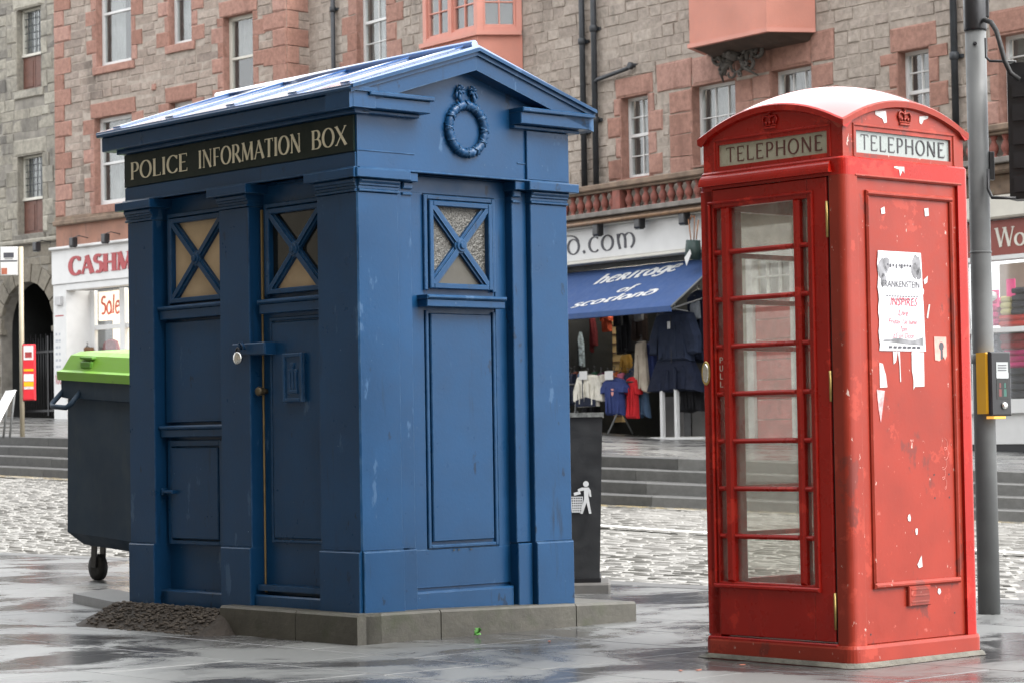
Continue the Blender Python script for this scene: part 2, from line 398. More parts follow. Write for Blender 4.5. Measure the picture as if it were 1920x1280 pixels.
# ------------------------------------------------------------------ lettering
def arc(cx, cy, rx, ry, a0, a1, n=9):
    return [(cx+rx*math.cos(math.radians(a0+(a1-a0)*i/n)), cy+ry*math.sin(math.radians(a0+(a1-a0)*i/n))) for i in range(n+1)]
G = {   # glyph: (advance, [(points, kind)])  kind: T thick, t thin, c by direction
 'A': (.76, [([(.06, 0), (.37, 1)], 't'), ([(.35, 1), (.70, 0)], 'T'), ([(.17, .34), (.57, .34)], 't')]),
 'B': (.66, [([(.13, 0), (.13, 1)], 'T'), ([(.13, .98), (.34, .98)]+arc(.34, .745, .19, .235, 90, -90)+[(.13, .51)], 'c'), ([(.13, .51), (.36, .51)]+arc(.36, .265, .23, .245, 90, -90)+[(.13, .02)], 'c')]),
 'C': (.74, [(arc(.42, .5, .35, .49, 42, 318, 20), 'c'), ([(.68, .98), (.68, .76)], 't'), ([(.68, .24), (.68, .06)], 't')]),
 'E': (.62, [([(.13, 0), (.13, 1)], 'T'), ([(.13, .98), (.54, .98)], 't'), ([(.13, .52), (.44, .52)], 't'), ([(.13, .02), (.56, .02)], 't')]),
 'F': (.58, [([(.13, 0), (.13, 1)], 'T'), ([(.13, .98), (.53, .98)], 't'), ([(.13, .50), (.43, .50)], 't')]),
 'H': (.80, [([(.13, 0), (.13, 1)], 'T'), ([(.67, 0), (.67, 1)], 'T'), ([(.13, .52), (.67, .52)], 't')]),
 'I': (.28, [([(.14, 0), (.14, 1)], 'T')]),
 'L': (.58, [([(.13, 0), (.13, 1)], 'T'), ([(.13, .02), (.54, .02)], 't')]),
 'M': (.94, [([(.10, 0), (.15, 1)], 't'), ([(.15, 1), (.46, .05)], 'T'), ([(.46, .05), (.78, 1)], 't'), ([(.78, 1), (.83, 0)], 'T')]),
 'N': (.82, [([(.13, 0), (.13, 1)], 't'), ([(.13, 1), (.68, 0)], 'T'), ([(.68, 0), (.68, 1)], 't')]),
 'O': (.82, [(arc(.41, .5, .34, .49, 0, 360, 26), 'c')]),
 'P': (.60, [([(.13, 0), (.13, 1)], 'T'), ([(.13, .98), (.31, .98)]+arc(.31, .72, .22, .26, 90, -90)+[(.13, .46)], 'c')]),
 'R': (.70, [([(.13, 0), (.13, 1)], 'T'), ([(.13, .98), (.31, .98)]+arc(.31, .73, .21, .25, 90, -90)+[(.13, .48)], 'c'), ([(.33, .48), (.66, 0)], 'T')]),
 'S': (.56, [(arc(.28, .745, .19, .235, 40, 200, 10)+arc(.28, .30, .21, .28, 120, -130, 14)[1:], 'c')]),
 'T': (.66, [([(.33, 0), (.33, 1)], 'T'), ([(.04, .98), (.62, .98)], 't')]),
 'U': (.74, [([(.12, 1), (.12, .3)]+arc(.37, .3, .25, .29, 180, 360)+[(.62, 1)], 'c')]),
 'W': (1.06, [([(.03, 1), (.27, 0)], 'T'), ([(.27, 0), (.52, 1)], 't'), ([(.52, 1), (.77, 0)], 'T'), ([(.77, 0), (1.02, 1)], 't')]),
 'X': (.76, [([(.07, 1), (.68, 0)], 'T'), ([(.08, 0), (.66, 1)], 't')]),
 # small letters, uncial
 'd': (.66, [(arc(.33, .31, .27, .31, 0, 360, 22), 'c'), (arc(.16, .42, .43, .36, 12, 92, 10)+[(.0, .80)], 'c')]),
 'c': (.54, [(arc(.32, .31, .26, .31, 50, 310, 16), 'c')]),
 'o': (.64, [(arc(.32, .31, .26, .31, 0, 360, 22), 'c')]),
 'm': (.96, [([(.10, .62), (.12, .3), (.20, .0)], 'T'), (arc(.28, .33, .17, .29, 165, 0, 10)+[(.45, .02)], 'c'), (arc(.62, .31, .24, .31, 150, -70, 14), 'c')]),
 '.': (.24, [([(.08, .10), (.15, .0)], 'T')]),
 'h': (.60, [([(.10, .95), (.10, 0)], 'T'), (arc(.29, .36, .19, .25, 180, 0, 9)+[(.48, .14), (.42, 0)], 'c')]),
 'e': (.56, [(arc(.30, .31, .24, .31, 30, 320, 16), 'c'), ([(.08, .32), (.50, .40)], 't')]),
 'r': (.60, [([(.10, .66), (.10, 0)], 'T'), ([(.10, .64), (.24, .64)]+arc(.24, .49, .16, .15, 90, -90)+[(.12, .34)], 'c'), ([(.26, .34), (.52, 0)], 'T')]),
 'i': (.26, [([(.12, .72), (.10, 0)], 'T')]),
 't': (.48, [([(.22, .62), (.16, .25), (.22, .03), (.40, .03)], 'T'), ([(.02, .62), (.46, .62)], 't')]),
 'a': (.64, [(arc(.30, .31, .24, .31, 0, 360, 20), 'c'), ([(.20, .64), (.40, .58), (.54, .32), (.60, 0)], 'T')]),
 'g': (.58, [(arc(.29, .36, .22, .26, 0, 360, 18), 'c'), ([(.50, .60), (.51, .30)]+arc(.29, -.0, .22, .24, 20, -150, 10), 'c')]),
 'f': (.42, [([(.18, -.2), (.18, .6)]+arc(.34, .62, .16, .24, 180, 50, 7), 'T'), ([(.02, .44), (.36, .44)], 't')]),
 's': (.48, [(arc(.24, .47, .15, .15, 30, 220, 8)+arc(.23, .16, .17, .16, 80, -140, 10)[1:], 'c')]),
 'l': (.26, [([(.12, .98), (.12, 0)], 'T')]),
 'n': (.60, [([(.10, .62), (.10, 0)], 'T'), (arc(.29, .36, .19, .26, 180, 0, 9)+[(.48, 0)], 'c')]),
 '1': (.40, [([(.06, .8), (.22, 1), (.22, 0)], 'T')]),
 '0': (.60, [(arc(.30, .5, .22, .49, 0, 360, 20), 'c')]),
 '%': (.86, [(arc(.20, .74, .14, .24, 0, 360, 14), 't'), (arc(.64, .26, .14, .24, 0, 360, 14), 't'), ([(.16, 0), (.70, 1)], 't')]),
 ' ': (.36, []),
}
def text_width(s, tr): return sum(G[c][0] for c in s) + tr*(len(s)-1)
def letters(mb, s, x0, x1, z0, z1, o, thick=.13, thin=.05, serif=0, track=.04, slant=0, dep=.002, rise=0):
    """stroke lettering fitted into a box on a face; 'rise' lifts the baseline along the word"""
    w = text_width(s, track); sx = (x1-x0)/w; sz = z1-z0; pen = 0; k = 0
    def put(px, pz): 
        X = x0 + (px + slant*pz)*sx
        return X, z0 + pz*sz + rise*(X-x0)/(x1-x0)
    for c in s:
        adv, st = G[c]
        for pts, kind in st:
            n = len(pts); L = []; Rr = []
            closed = math.hypot(pts[0][0]-pts[-1][0], pts[0][1]-pts[-1][1]) < 1e-6 and n > 4
            for i in range(n):
                if closed: a, b = pts[(i-1) % (n-1)], pts[(i+1) % (n-1)]
                else: a, b = pts[max(0, i-1)], pts[min(n-1, i+1)]
                dx, dz = (b[0]-a[0]), (b[1]-a[1]); d = math.hypot(dx, dz) or 1; dx /= d; dz /= d
                wd = thick if kind == 'T' else thin if kind == 't' else thin + (thick-thin)*abs(dz)**1.3
                p = pts[i]; L.append(put(pen+p[0]-dz*wd/2, p[1]+dx*wd/2)); Rr.append(put(pen+p[0]+dz*wd/2, p[1]-dx*wd/2))
            k += 1; oo = o + dep + k*.00006; m = mb.map
            vs = [m(x, z, oo) for x, z in L] + [m(x, z, oo) for x, z in Rr] + [m(x, z, o) for x, z in L] + [m(x, z, o) for x, z in Rr]
            fs = []
            for i in range(n-1):
                fs += [(i, i+1, n+i+1, n+i), (i, i+1, 2*n+i+1, 2*n+i), (n+i, n+i+1, 3*n+i+1, 3*n+i)]
            fs += [(0, n, 3*n, 2*n), (n-1, 2*n-1, 4*n-1, 3*n-1)]
            mb.add(vs, fs)
            if serif and kind in 'Tt':
                for e in (pts[0], pts[-1]):
                    vert = abs(pts[0][1]-pts[-1][1]) > .6
                    if vert and (e[1] <= .001 or e[1] >= .999) and not (c in 'MN' and kind == 'T' and e[1] < .1) and not (c == 'A' and e[1] > .9) and not (c == 'W' and e[1] < .1) and not (c == 'T' and e[1] > .9):
                        z_a, z_b = (e[1], e[1]+.05) if e[1] < .5 else (e[1]-.05, e[1])
                        wd = serif*(1 if kind == 'T' else .8); q = [put(pen+e[0]-wd, z_a), put(pen+e[0]+wd, z_a), put(pen+e[0]+wd, z_b), put(pen+e[0]-wd, z_b)]
                        k += 1; oo = o + dep + k*.00006
                        mb.add([mb.map(x, z, oo) for x, z in q], [(0, 1, 2, 3)])
                    elif not vert and abs(pts[0][1]-pts[-1][1]) < .01 and c in 'EFLTZ' and e is pts[-1] or (c == 'T' and not vert):
                        dz = .16 if e[1] < .3 else -.16
                        if c == 'E' and .3 < e[1] < .7: continue
                        if c == 'F' and .3 < e[1] < .7: continue
                        q = [put(pen+e[0]-.025, e[1]), put(pen+e[0]+.025, e[1]), put(pen+e[0]+.03, e[1]+dz), put(pen+e[0]+.0, e[1]+dz)]
                        k += 1; oo = o + dep + k*.00006
                        mb.add([mb.map(x, z, oo) for x, z in q], [(0, 1, 2, 3)])
        pen += adv + track
def plain_text(mb, s, cx, cz, size, o, wmax=None, shear=0):
    c = bpy.data.curves.new('t', 'FONT'); c.body = s; c.size = 1; c.align_x = 'CENTER'; c.shear = shear; c.resolution_u = 2
    ob = bpy.data.objects.new('t', c); COL.objects.link(ob)
    dg = bpy.context.evaluated_depsgraph_get(); me = ob.evaluated_get(dg).to_mesh()
    if len(me.vertices):
        wd = max(v.co.x for v in me.vertices)-min(v.co.x for v in me.vertices); k = size
        kx = k if wmax is None else wmax/wd
        mb.add([mb.map(cx+v.co.x*kx, cz+v.co.y*k, o) for v in me.vertices], [tuple(p.vertices) for p in me.polygons])
    ob.to_mesh_clear() if hasattr(ob, 'to_mesh_clear') else None
    bpy.data.objects.remove(ob); bpy.data.curves.remove(c)

# ================================================================== GROUND
SB = [at_depth(-220, 880, 43), at_depth(60, 894, 40), at_depth(1190, 950, 32), at_depth(1890, 979, 31.5), at_depth(2200, 990, 31.3)]
KB = [at_ground(-220, 1021), at_ground(0, 1035), at_ground(900, 1075), at_ground(1320, 1098), at_ground(1920, 1125), at_ground(2200, 1138)]
def poly_at(P, t):
    L = [(P[i+1]-P[i]).length for i in range(len(P)-1)]; d = t*sum(L)
    for i, l in enumerate(L):
        if d <= l or i == len(L)-1: return P[i].lerp(P[i+1], d/l)
        d -= l
def quadgrid(rows, name, mat, **kw):
    m = MB(lambda x, z, o: (x, z, o)); n = len(rows[0])
    m.add([tuple(p) for r in rows for p in r], [(i*n+j, i*n+j+1, (i+1)*n+j+1, (i+1)*n+j) for i in range(len(rows)-1) for j in range(n-1)])
    return m.build(name, mat, **kw)
# one sheet under everything, reaching far
gm = MB(); gm.add([(-400, -200, -.6), (400, -200, -.6), (400, 500, -.6), (-400, 500, -.6)], [(0, 1, 2, 3)])
ground = gm.build('ground', roadbase, kind='structure')
NT = 40
def road_pt(s, t):
    a = poly_at(KB, s); b = poly_at(SB, s); return a.lerp(b, t)
road = quadgrid([[road_pt(i/NT, j/12)+Vector((0, 0, -.018)) for i in range(NT+1)] for j in range(13)], 'road', roadbase, kind='structure')
# pavement: joint bed, then slabs
KBx = [at_ground(-900, 960)+Vector((-3, 0, 0))] + KB + [Vector((8, 9, 0))]
bed = MB(); bed.add([(p.x, p.y, -.012) for p in KBx] + [(8, -6, -.012), (-12, -6, -.012)], [tuple(range(len(KBx)+2))])
pavement = bed.build('pavement', roadbase, kind='structure')
kd = (KB[4]-KB[1]).normalized(); kn = Vector((kd.y, -kd.x, 0)); kn = kn if kn.y < 0 else -kn     # along the kerb, away from the road
def kerb_side(p):   # signed distance inside the pavement
    best = 1e9
    for i in range(len(KBx)-1):
        a, b = KBx[i], KBx[i+1]; d = (b-a).normalized(); n = Vector((d.y, -d.x, 0)); n = n if n.y < 0 else -n
        t = (p-a).dot(d)
        if -.3 <= t <= (b-a).length+.3: best = min(best, (p-a).dot(n))
    return best
slabs = []
u = -12.0; row = 0
while row < 26:
    dep = random.choice((.6, .75, .6)); v = -9 + random.random()*.6
    while v < 12:
        ln = random.uniform(.75, 1.15); c = KB[2] + kd*(v+ln/2) + kn*(.34+u+12+dep/2); c.z = 0
        slabs.append((c, ln-.008, dep-.008)); v += ln
    u += dep; row += 1
def slab_obj(c, l, w, name, parent, z, h, mb=None, c_=.004):
    m = mb or MB(); ang = math.atan2(kd.y, kd.x)
    t = MB(); t.box(-l/2, l/2, -w/2, w/2, z-h, z, c_)
    if mb is None:
        o = t.build(name, pave, parent); o.location = c; o.rotation_euler = (0, 0, ang); return o
    ca, sa = math.cos(ang), math.sin(ang)
    m.add([(c.x+x*ca-y*sa, c.y+x*sa+y*ca, c.z+zz) for x, y, zz in t.v], t.f)
rest = MB(); cnt = 0
for c, l, w in slabs:
    if kerb_side(c) < w/2: continue
    x, y = proj(c) if c.y > 3 else (0, 9999)
    zz = random.uniform(0, .0012)
    if c.y > 6 and -250 < x < 2170 and y < 1420 and cnt < 290:
        slab_obj(c, l, w, 'paving_slab', pavement, zz, .06); cnt += 1
    elif -6 < c.x < 7 and c.y > -5: slab_obj(c, l, w, '', None, zz, .06, rest)
if rest.v: rest.build('paving_slab', pave, pavement, kind='stuff')
# kerb stones along the edge
d = 0; tot = sum((KB[i+1]-KB[i]).length for i in range(len(KB)-1))
while d < tot-.8:
    p = poly_at(KB, d/tot); q = poly_at(KB, (d+.9)/tot); dd = (q-p).normalized(); nn = Vector((dd.y, -dd.x, 0)); nn = nn if nn.y < 0 else -nn
    m = MB(); m.box(0, (q-p).length-.01, -.0, .28, -.15, .006, .012); o = m.build('kerb_stone', step_m, pavement); o.location = (p.x, p.y, 0)
    a = math.atan2(dd.y, dd.x); o.rotation_euler = (0, 0, a)
    o.location = Vector((p.x, p.y, 0)) + nn*.30 if (Vector((-math.sin(a), math.cos(a), 0)).dot(nn) < 0) else Vector((p.x, p.y, 0))
    d += .9
# setts
setv = []
for k in range(4):
    m = MB(); w = 1; m.box(-.5, .5, -.5, .5, -1, 0, .07)
    m.v = [(x+random.uniform(-.03, .03), y+random.uniform(-.03, .03), z+(random.uniform(-.12, .05) if z > -.5 else 0)) for x, y, z in m.v]
    setv.append(m)
sett_mesh = [m.mesh('sett', settm) for m in setv]
sl_list = []
RL = 16.0; nrow = int(RL/.145)
for j in range(nrow):
    t = (j+.5)/nrow
    a0, b0 = road_pt(.06, t), road_pt(.92, t); L = (b0-a0).length; s = random.random()*.2
    while s < L:
        ln = random.uniform(.19, .30); f = .06 + .86*(s+ln/2)/L; p = road_pt(f, t)
        sl_list.append((p, ln, .145*((SB[2]-KB[2]).length/RL), f, t)); s += ln
def keyv(e):
    p = e[0]; return -seen(p)*e[1]*e[2]/(p.y**3)
sl_list = [e for e in sl_list if -120 < proj(e[0])[0] < 2040]
sl_list.sort(key=keyv)
stuff = MB()
for i, (p, ln, dp, f, t) in enumerate(sl_list):
    dd = (road_pt(min(1, f+.01), t)-road_pt(max(0, f-.01), t)).normalized(); a = math.atan2(dd.y, dd.x); h = random.uniform(-.006, .006)
    k = random.randrange(4)
    if i < 300:
        o = link('sett', sett_mesh[k], road, (p.x, p.y, p.z+h)); o.rotation_euler = (random.uniform(-.01, .01), random.uniform(-.01, .01)+math.atan2(-dd.z, 1), a); o.scale = (ln-.009, dp-.009, .1)
    else:
        ca, sa = math.cos(a), math.sin(a)
        stuff.add([(p.x+x*(ln-.009)*ca-y*(dp-.009)*sa, p.y+x*(ln-.009)*sa+y*(dp-.009)*ca, p.z+h+z*.1+x*ln*dd.z) for x, y, z in setv[k].v], setv[k].f)
stuff.build('sett', settm, road, kind='stuff')
def strip(pts, w, name, mat, z):
    m = MB(); vs = []
    for i, p in enumerate(pts):
        dd = (pts[min(i+1, len(pts)-1)]-pts[max(0, i-1)]); dd.z = 0; dd.normalize(); n = Vector((-dd.y, dd.x, 0))
        vs += [tuple(p+n*w/2+Vector((0, 0, z))), tuple(p-n*w/2+Vector((0, 0, z)))]
    m.add(vs, [(2*i, 2*i+1, 2*i+3, 2*i+2) for i in range(len(pts)-1)])
    return m.build(name, mat, road)
wl = []
for px, py in ((1060, 984), (1127, 990), (1320, 1009), (1600, 1025), (1870, 1041), (2060, 1052)):
    lo, hi = 0, 1
    # point of the road surface below that pixel
    best = min(((abs(proj(road_pt(a/60, b/60))[0]-px)+abs(proj(road_pt(a/60, b/60))[1]-py)*4, a, b) for a in range(61) for b in range(61)))
    wl.append((best[1]/60, best[2]/60))
f0, t0 = wl[0]; f1, t1 = wl[-1]
strip([road_pt(f0+(f1-f0)*i/12, t0+(t1-t0)*i/12) for i in range(13)], .16, 'painted_line', roadwhite, .034)
for q in (.978, .955):
    strip([road_pt(.02+.96*i/30, q) for i in range(31)], .09, 'yellow_line', roadyel, .022)
# steps
RIS, TRD = .16, .36
steps = bpy.data.objects.new('steps', None); COL.objects.link(steps); steps['kind'] = 'structure'
NC = Vector((.6, .8, 0))
SP_ = [sum((SB[i+1]-SB[i]).length for i in range(k)) for k in range(len(SB))]
def on_edge(d):
    d = max(0, min(SP_[-1], d))
    for i in range(len(SB)-1):
        if d <= SP_[i+1] or i == len(SB)-2: return SB[i].lerp(SB[i+1], (d-SP_[i])/(SP_[i+1]-SP_[i]))
for k in range(4):
    d = -random.random()*.8
    while d < SP_[-1]:
        ln = random.uniform(1.1, 1.8); a, b = on_edge(d+.003), on_edge(d+ln-.003); d += ln
        if (b-a).length < .1: continue
        f0, f1 = TRD*k-(.0 if k == 0 else .006), TRD*(k+1)+.1; c = .016; zt = RIS*(k+1)+random.uniform(-.003, .003); zb = RIS*k-.3
        up_ = Vector((0, 0, 1)); vs = []
        for p in (a, b): vs += [p+NC*f0+up_*zb, p+NC*f0+up_*(zt-c), p+NC*(f0+c)+up_*zt, p+NC*f1+up_*zt, p+NC*f1+up_*zb]
        m = MB(); o0 = a.copy(); m.add([tuple(v-o0) for v in vs], [(i, (i+1) % 5, 5+(i+1) % 5, 5+i) for i in range(5)] + [(0, 1, 2, 3, 4), (5, 6, 7, 8, 9)])
        m.build('step_stone', step_m, steps, tuple(o0))
# ================================================================== FACADE PLANES
pb = at_depth(1250, 822, 44)
def heading(deg): a = math.radians(deg); return Vector((-math.sin(a), math.cos(a), 0))
DR, DL = heading(36.4467), heading(44.8531)
class Plane:
    def __init__(s, o, d):
        s.o = Vector((o[0], o[1], 0)); s.X = -d; s.n = Vector((s.X.y, -s.X.x, 0)); s.rz = math.atan2(s.X.y, s.X.x)
    def f(s, px, py, off=0):
        d = ray(px, py); o = s.o+s.n*off; t = (o-Vector((0, 0, CAMZ))).dot(s.n)/d.dot(s.n); p = Vector((0, 0, CAMZ))+d*t
        return (p-s.o).dot(s.X), p.z
    def w(s, x, z, out=0): return s.o + s.X*x + s.n*out + Vector((0, 0, z))
RP = Plane(pb, DR)
LP = Plane(RP.o + DR*12.28 + RP.n*.6, DL)
GP = Plane(LP.o - LP.n*.12, DL)
# terrace
tops = []
for i, p in enumerate(SB): tops.append(p + Vector((0, 0, RIS*4-.004)) + Vector((.6, .8, 0))*TRD*3.6)
base_line = [GP.w(-17, 1.95, -.3), LP.w(-9.2, 1.68, -.3), LP.w(-4, 1.55, -.3), RP.w(-12.3, 1.5, -.8), RP.w(-6, 1.25, -.4), RP.w(-3, 1.13, -.4), RP.w(0, .95, -.4), RP.w(4, .80, -.4), RP.w(8, .70, -.4), RP.w(14, .5, -.4)]
def resample(P, n): return [poly_at(P, i/n) for i in range(n+1)]
A_, B_ = resample(tops, 40), resample(base_line, 40)
terrace = quadgrid([[A_[i].lerp(B_[i], j/8) for i in range(41)] for j in range(9)], 'terrace', terr, kind='structure')
def terr_z(p):
    best = None
    for i in range(41):
        for j in range(33):
            q = A_[i].lerp(B_[i], j/32); dd = (q.x-p.x)**2+(q.y-p.y)**2
            if best is None or dd < best[0]: best = (dd, q.z)
    return best[1]
# ================================================================== WALL BUILDER
STV = []
for k in range(6):
    m = MB(lambda x, z, o: (x, -o, z)); c = random.uniform(.04, .09)
    m.fbox(-.5, .5, -.5, .5, -.5, .5, c)
    m.v = [(x+random.uniform(-.02, .02), y+(random.uniform(-.12, .12) if y < 0 else 0), z+random.uniform(-.03, .03)) for x, y, z in m.v]
    STV.append(m)
def stone_set(mat): return [m.mesh('stone', mat) for m in STV]
SMESH = {}
def put_stones(plane, parent, lst, mat, name, limit):
    """lst: (x0, x1, z0, z1, proud).  the ones largest in view become parts, the rest one joined part"""
    if mat.name not in SMESH: SMESH[mat.name] = stone_set(mat)
    lst = sorted(lst, key=lambda e: -seen(plane.w((e[0]+e[1])/2, (e[2]+e[3])/2))*(e[1]-e[0])*(e[3]-e[2]))
    st = MB()
    for i, (x0, x1, z0, z1, pr) in enumerate(lst):
        k = random.randrange(6); dpt = .12
        if i < limit:
            o = link(name, SMESH[mat.name][k], parent, ((x0+x1)/2, -(pr-dpt/2), (z0+z1)/2)); o.scale = (x1-x0, dpt, z1-z0)
        else:
            st.add([((x0+x1)/2+x*(x1-x0), -(pr-dpt/2)+y*dpt, (z0+z1)/2+z*(z1-z0)) for x, y, z in STV[k].v], STV[k].f)
    if st.v: st.build(name, mat, parent, kind='stuff')
def courses(x0, x1, z0, z1, h, wmin, wmax, blocked, joint=.014, proud=(.0, .022), keep=None):
    out = []; z = z0; i = 0
    while z < z1-.03:
        hh = h[i % len(h)]; zt = min(z+hh, z1)
        iv = [(a, b) for a, b, c, d in blocked if c < zt-.02 and d > z+.02]
        iv.sort(); free = []; cur = x0
        for a, b in iv:
            if a > cur: free.append((cur, min(a, x1)))
            cur = max(cur, b)
        if cur < x1: free.append((cur, x1))
        for a, b in free:
            p = a
            while p < b-.01:
                w = random.uniform(wmin, wmax)
                if b-p-w < wmin*.6: w = b-p
                w = min(w, b-p)
                if w > .05 and (keep is None or keep(p+w/2, (z+zt)/2)): out.append((p+joint/2, p+w-joint/2, z+joint/2, zt-joint/2, random.uniform(*proud)))
                p += w
        z = zt; i += 1
    return out
def backing(parent, x0, x1, z0, z1, holes, mat, depth=.35, name='wall'):
    """mortar bed with real openings"""
    xs = sorted({x0, x1, *[v for h in holes for v in h[:2] if x0 < v < x1]}); zs = sorted({z0, z1, *[v for h in holes for v in h[2:] if z0 < v < z1]})
    m = MB()
    for i in range(len(xs)-1):
        for j in range(len(zs)-1):
            cx, cz = (xs[i]+xs[i+1])/2, (zs[j]+zs[j+1])/2
            if any(a < cx < b and c < cz < d for a, b, c, d in holes): continue
            m.add([m.map(x, z, 0) for x, z in ((xs[i], zs[j]), (xs[i+1], zs[j]), (xs[i+1], zs[j+1]), (xs[i], zs[j+1]))], [(0, 1, 2, 3)])
    for a, b, c, d in holes:
        for q in (((a, c), (a, d)), ((b, c), (b, d)), ((a, c), (b, c)), ((a, d), (b, d))):
            m.add([m.map(*q[0], 0), m.map(*q[1], 0), m.map(*q[1], -depth), m.map(*q[0], -depth)], [(0, 1, 2, 3)])
    return m.build(name, mat, parent)
def sash_window(parent, x0, x1, z0, z1, rec=.17, rail=None, cols=1, rows=1, fm=None, fw_=.06, bar=.022, blind=None, name='window', drop=0):
    """window > frame pieces, panes, curtain; sash window recessed in its opening"""
    fm = fm or white; o0, o1 = -rec-.09, -rec
    m = MB()
    m.fbox(x0, x0+fw_, z0, z1, o0, o1); m.fbox(x1-fw_, x1, z0, z1, o0, o1); m.fbox(x0+fw_, x1-fw_, z1-fw_, z1, o0, o1); m.fbox(x0+fw_, x1-fw_, z0, z0+fw_*1.3, o0, o1+.01)
    w = m.build(name, fm, parent)
    zm = rail if rail else (z0+z1)/2
    s = MB(); s.fbox(x0+fw_, x1-fw_, zm-.03, zm+.03, o0, o1-.01); s.build('meeting_rail', fm, w)
    b = MB()
    X = [x0+fw_+(x1-x0-2*fw_)*i/cols for i in range(cols+1)]
    pm = MB()
    for (za, zb) in ((z0+fw_*1.3, zm-.03), (zm+.03, z1-fw_)):
        Z = [za+(zb-za)*i/rows for i in range(rows+1)]
        for x in X[1:-1]: b.fbox(x-bar/2, x+bar/2, za, zb, o0+.02, o1-.025)
        for z in Z[1:-1]:
            for i in range(cols): b.fbox(X[i]+(bar/2 if i else 0), X[i+1]-(bar/2 if i < cols-1 else 0), z-bar/2, z+bar/2, o0+.02, o1-.027)
        for i in range(cols):
            for j in range(rows):
                p = MB(); p.fbox(X[i], X[i+1], Z[j], Z[j+1], o0+.035, o0+.04, 0); p.build('pane', bpane, w)
    if b.v: b.build('glazing_bar', fm, w)
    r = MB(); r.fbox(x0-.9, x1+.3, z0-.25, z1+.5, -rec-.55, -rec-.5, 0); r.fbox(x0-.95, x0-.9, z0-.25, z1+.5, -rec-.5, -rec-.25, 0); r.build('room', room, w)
    if blind:
        q = MB(); n = 14; zt, zb_ = blind
        for (ca, cb) in (((x0+fw_, x0+fw_+(x1-x0)*.42), (x1-fw_-(x1-x0)*.3, x1-fw_)) if drop == 0 else ((x0+fw_, x1-fw_),)):
            vs = []
            for i in range(n+1):
                x = ca+(cb-ca)*i/n; oo = -rec-.2+.025*math.sin(i*2.2)
                vs += [q.map(x, zb_, oo), q.map(x, zt, oo)]
            q.add(vs, [(2*i, 2*i+2, 2*i+3, 2*i+1) for i in range(n)], True)
        q.build('curtain', curtain, w)
    return w
def surround(stones_r, blocked, x0, x1, z0, z1, h=.4, short=.18, long_=.36, lint=.38, sill=.2, rows=None, ext=.06):
    """alternating long and short red blocks round an opening"""
    z = z0; k = random.randrange(2)
    while z < z1-.02:
        zt = min(z+h, z1)
        if z1-zt < .12: zt = z1
        for sgn in (-1, 1):
            w = long_ if (k % 2 == 0) else short
            w += random.uniform(-.04, .04)
            a, b = (x0-w, x0) if sgn < 0 else (x1, x1+w)
            stones_r.append((a+.006, b-.0, z+.006, zt-.006, .02)); blocked.append((a, b, z, zt))
        z = zt; k += 1
    if lint: stones_r.append((x0-.16, x1+.16, z1+.006, z1+lint-.006, .024)); blocked.append((x0-.16, x1+.16, z1, z1+lint))
    if sill: stones_r.append((x0-.12, x1+.12, z0-sill+.006, z0-.006, .06)); blocked.append((x0-.12, x1+.12, z0-sill, z0))
def reveal(parent, mat, x0, x1, z0, z1, d=.26):
    m = MB(); t = .03
    m.fbox(x0-t, x0+.002, z0, z1, -d, .012, .003); m.fbox(x1-.002, x1+t, z0, z1, -d, .012, .003)
    m.fbox(x0+.003, x1-.003, z1-.002, z1+t, -d, .012, .003); m.fbox(x0+.003, x1-.003, z0-t, z0+.002, -d, .05, .003)
    return m.build('reveal', mat, parent)
# ------------------------------------------------------------------ long tenement (right)
RB = thing('tenement', 'long grey stone tenement with red window surrounds and two pink bays', 'building', RP.o, RP.rz)
TOP = 12.0
rs, bl = [], []
wins = [(-10.3, -9.11, 9.18, 11.3), (-1.15, -.35, 5.84, 7.38), (.9, 2.08, 5.88, 7.34), (3.0, 4.03, 5.88, 7.34), (6.07, 6.77, 5.85, 7.25), (8.25, 9.15, 5.79, 7.2)]
surround(rs, bl, *wins[0], .4, .36, .62, .38, .2)
surround(rs, bl, *wins[1], .4, .2, .42, .38, .18)
for w in (wins[4], wins[5]): surround(rs, bl, *w, .4, .2, .42, .40, .18)
# red stone field round the pair under the second bay
for z0 in (5.7, 6.1, 6.5, 6.9):
    for a, b in ((.25, .9), (2.08, 2.54), (2.54, 3.0), (4.03, 4.55)):
        e = random.choice((0, .12)) if a in (.25, 4.03) else 0
        aa, bb = (a-e, b) if a == .25 else (a, b+e) if a == 4.03 else (a, b)
        rs.append((aa+.006, bb-.006, z0+.006, z0+.394, .02)); bl.append((aa, bb, z0, z0+.4))
for a, b in ((-.1, .9), (.9, 2.08), (2.08, 3.0), (3.0, 4.03), (4.03, 4.6)):
    rs.append((a+.006, b-.006, 7.346, 7.86, .024)); bl.append((a, b, 7.3, 7.87))
rs.append((-11.0, -10.86, 9.0, 9.4, .02))
bay1 = [(-7.0, 0.02), (-6.57, .8), (-4.65, .8), (-4.2, 0.02)]
bay2 = [(1.35, 0.02), (1.78, .8), (3.79, .8), (4.17, 0.02)]
bl += [(-7.0, -4.2, 7.9, TOP), (1.35, 4.17, 7.85, TOP)] + [w for w in wins]
lst = courses(-12.28, 10.2, 5.7, TOP, [.2, .22, .19, .21], .28, .62, bl)
backing(RB, -12.28, 10.2, 5.1, TOP, wins, mortar)
put_stones(RP, RB, lst, gstone2, 'stone', 255)
put_stones(RP, RB, rs, rstone, 'red_stone', 120)
for w in wins: reveal(RB, rstone, *w)
sash_window(RB, *wins[0], rail=10.17, cols=2, rows=2, blind=(11.2, 9.2))
sash_window(RB, *wins[1], rail=6.66, cols=2, rows=2, blind=(7.3, 6.6))
sash_window(RB, *wins[2], rail=6.2, cols=3, rows=2, blind=(7.3, 5.9))
sash_window(RB, *wins[3], rail=6.2, cols=3, rows=2, blind=(7.3, 5.9))
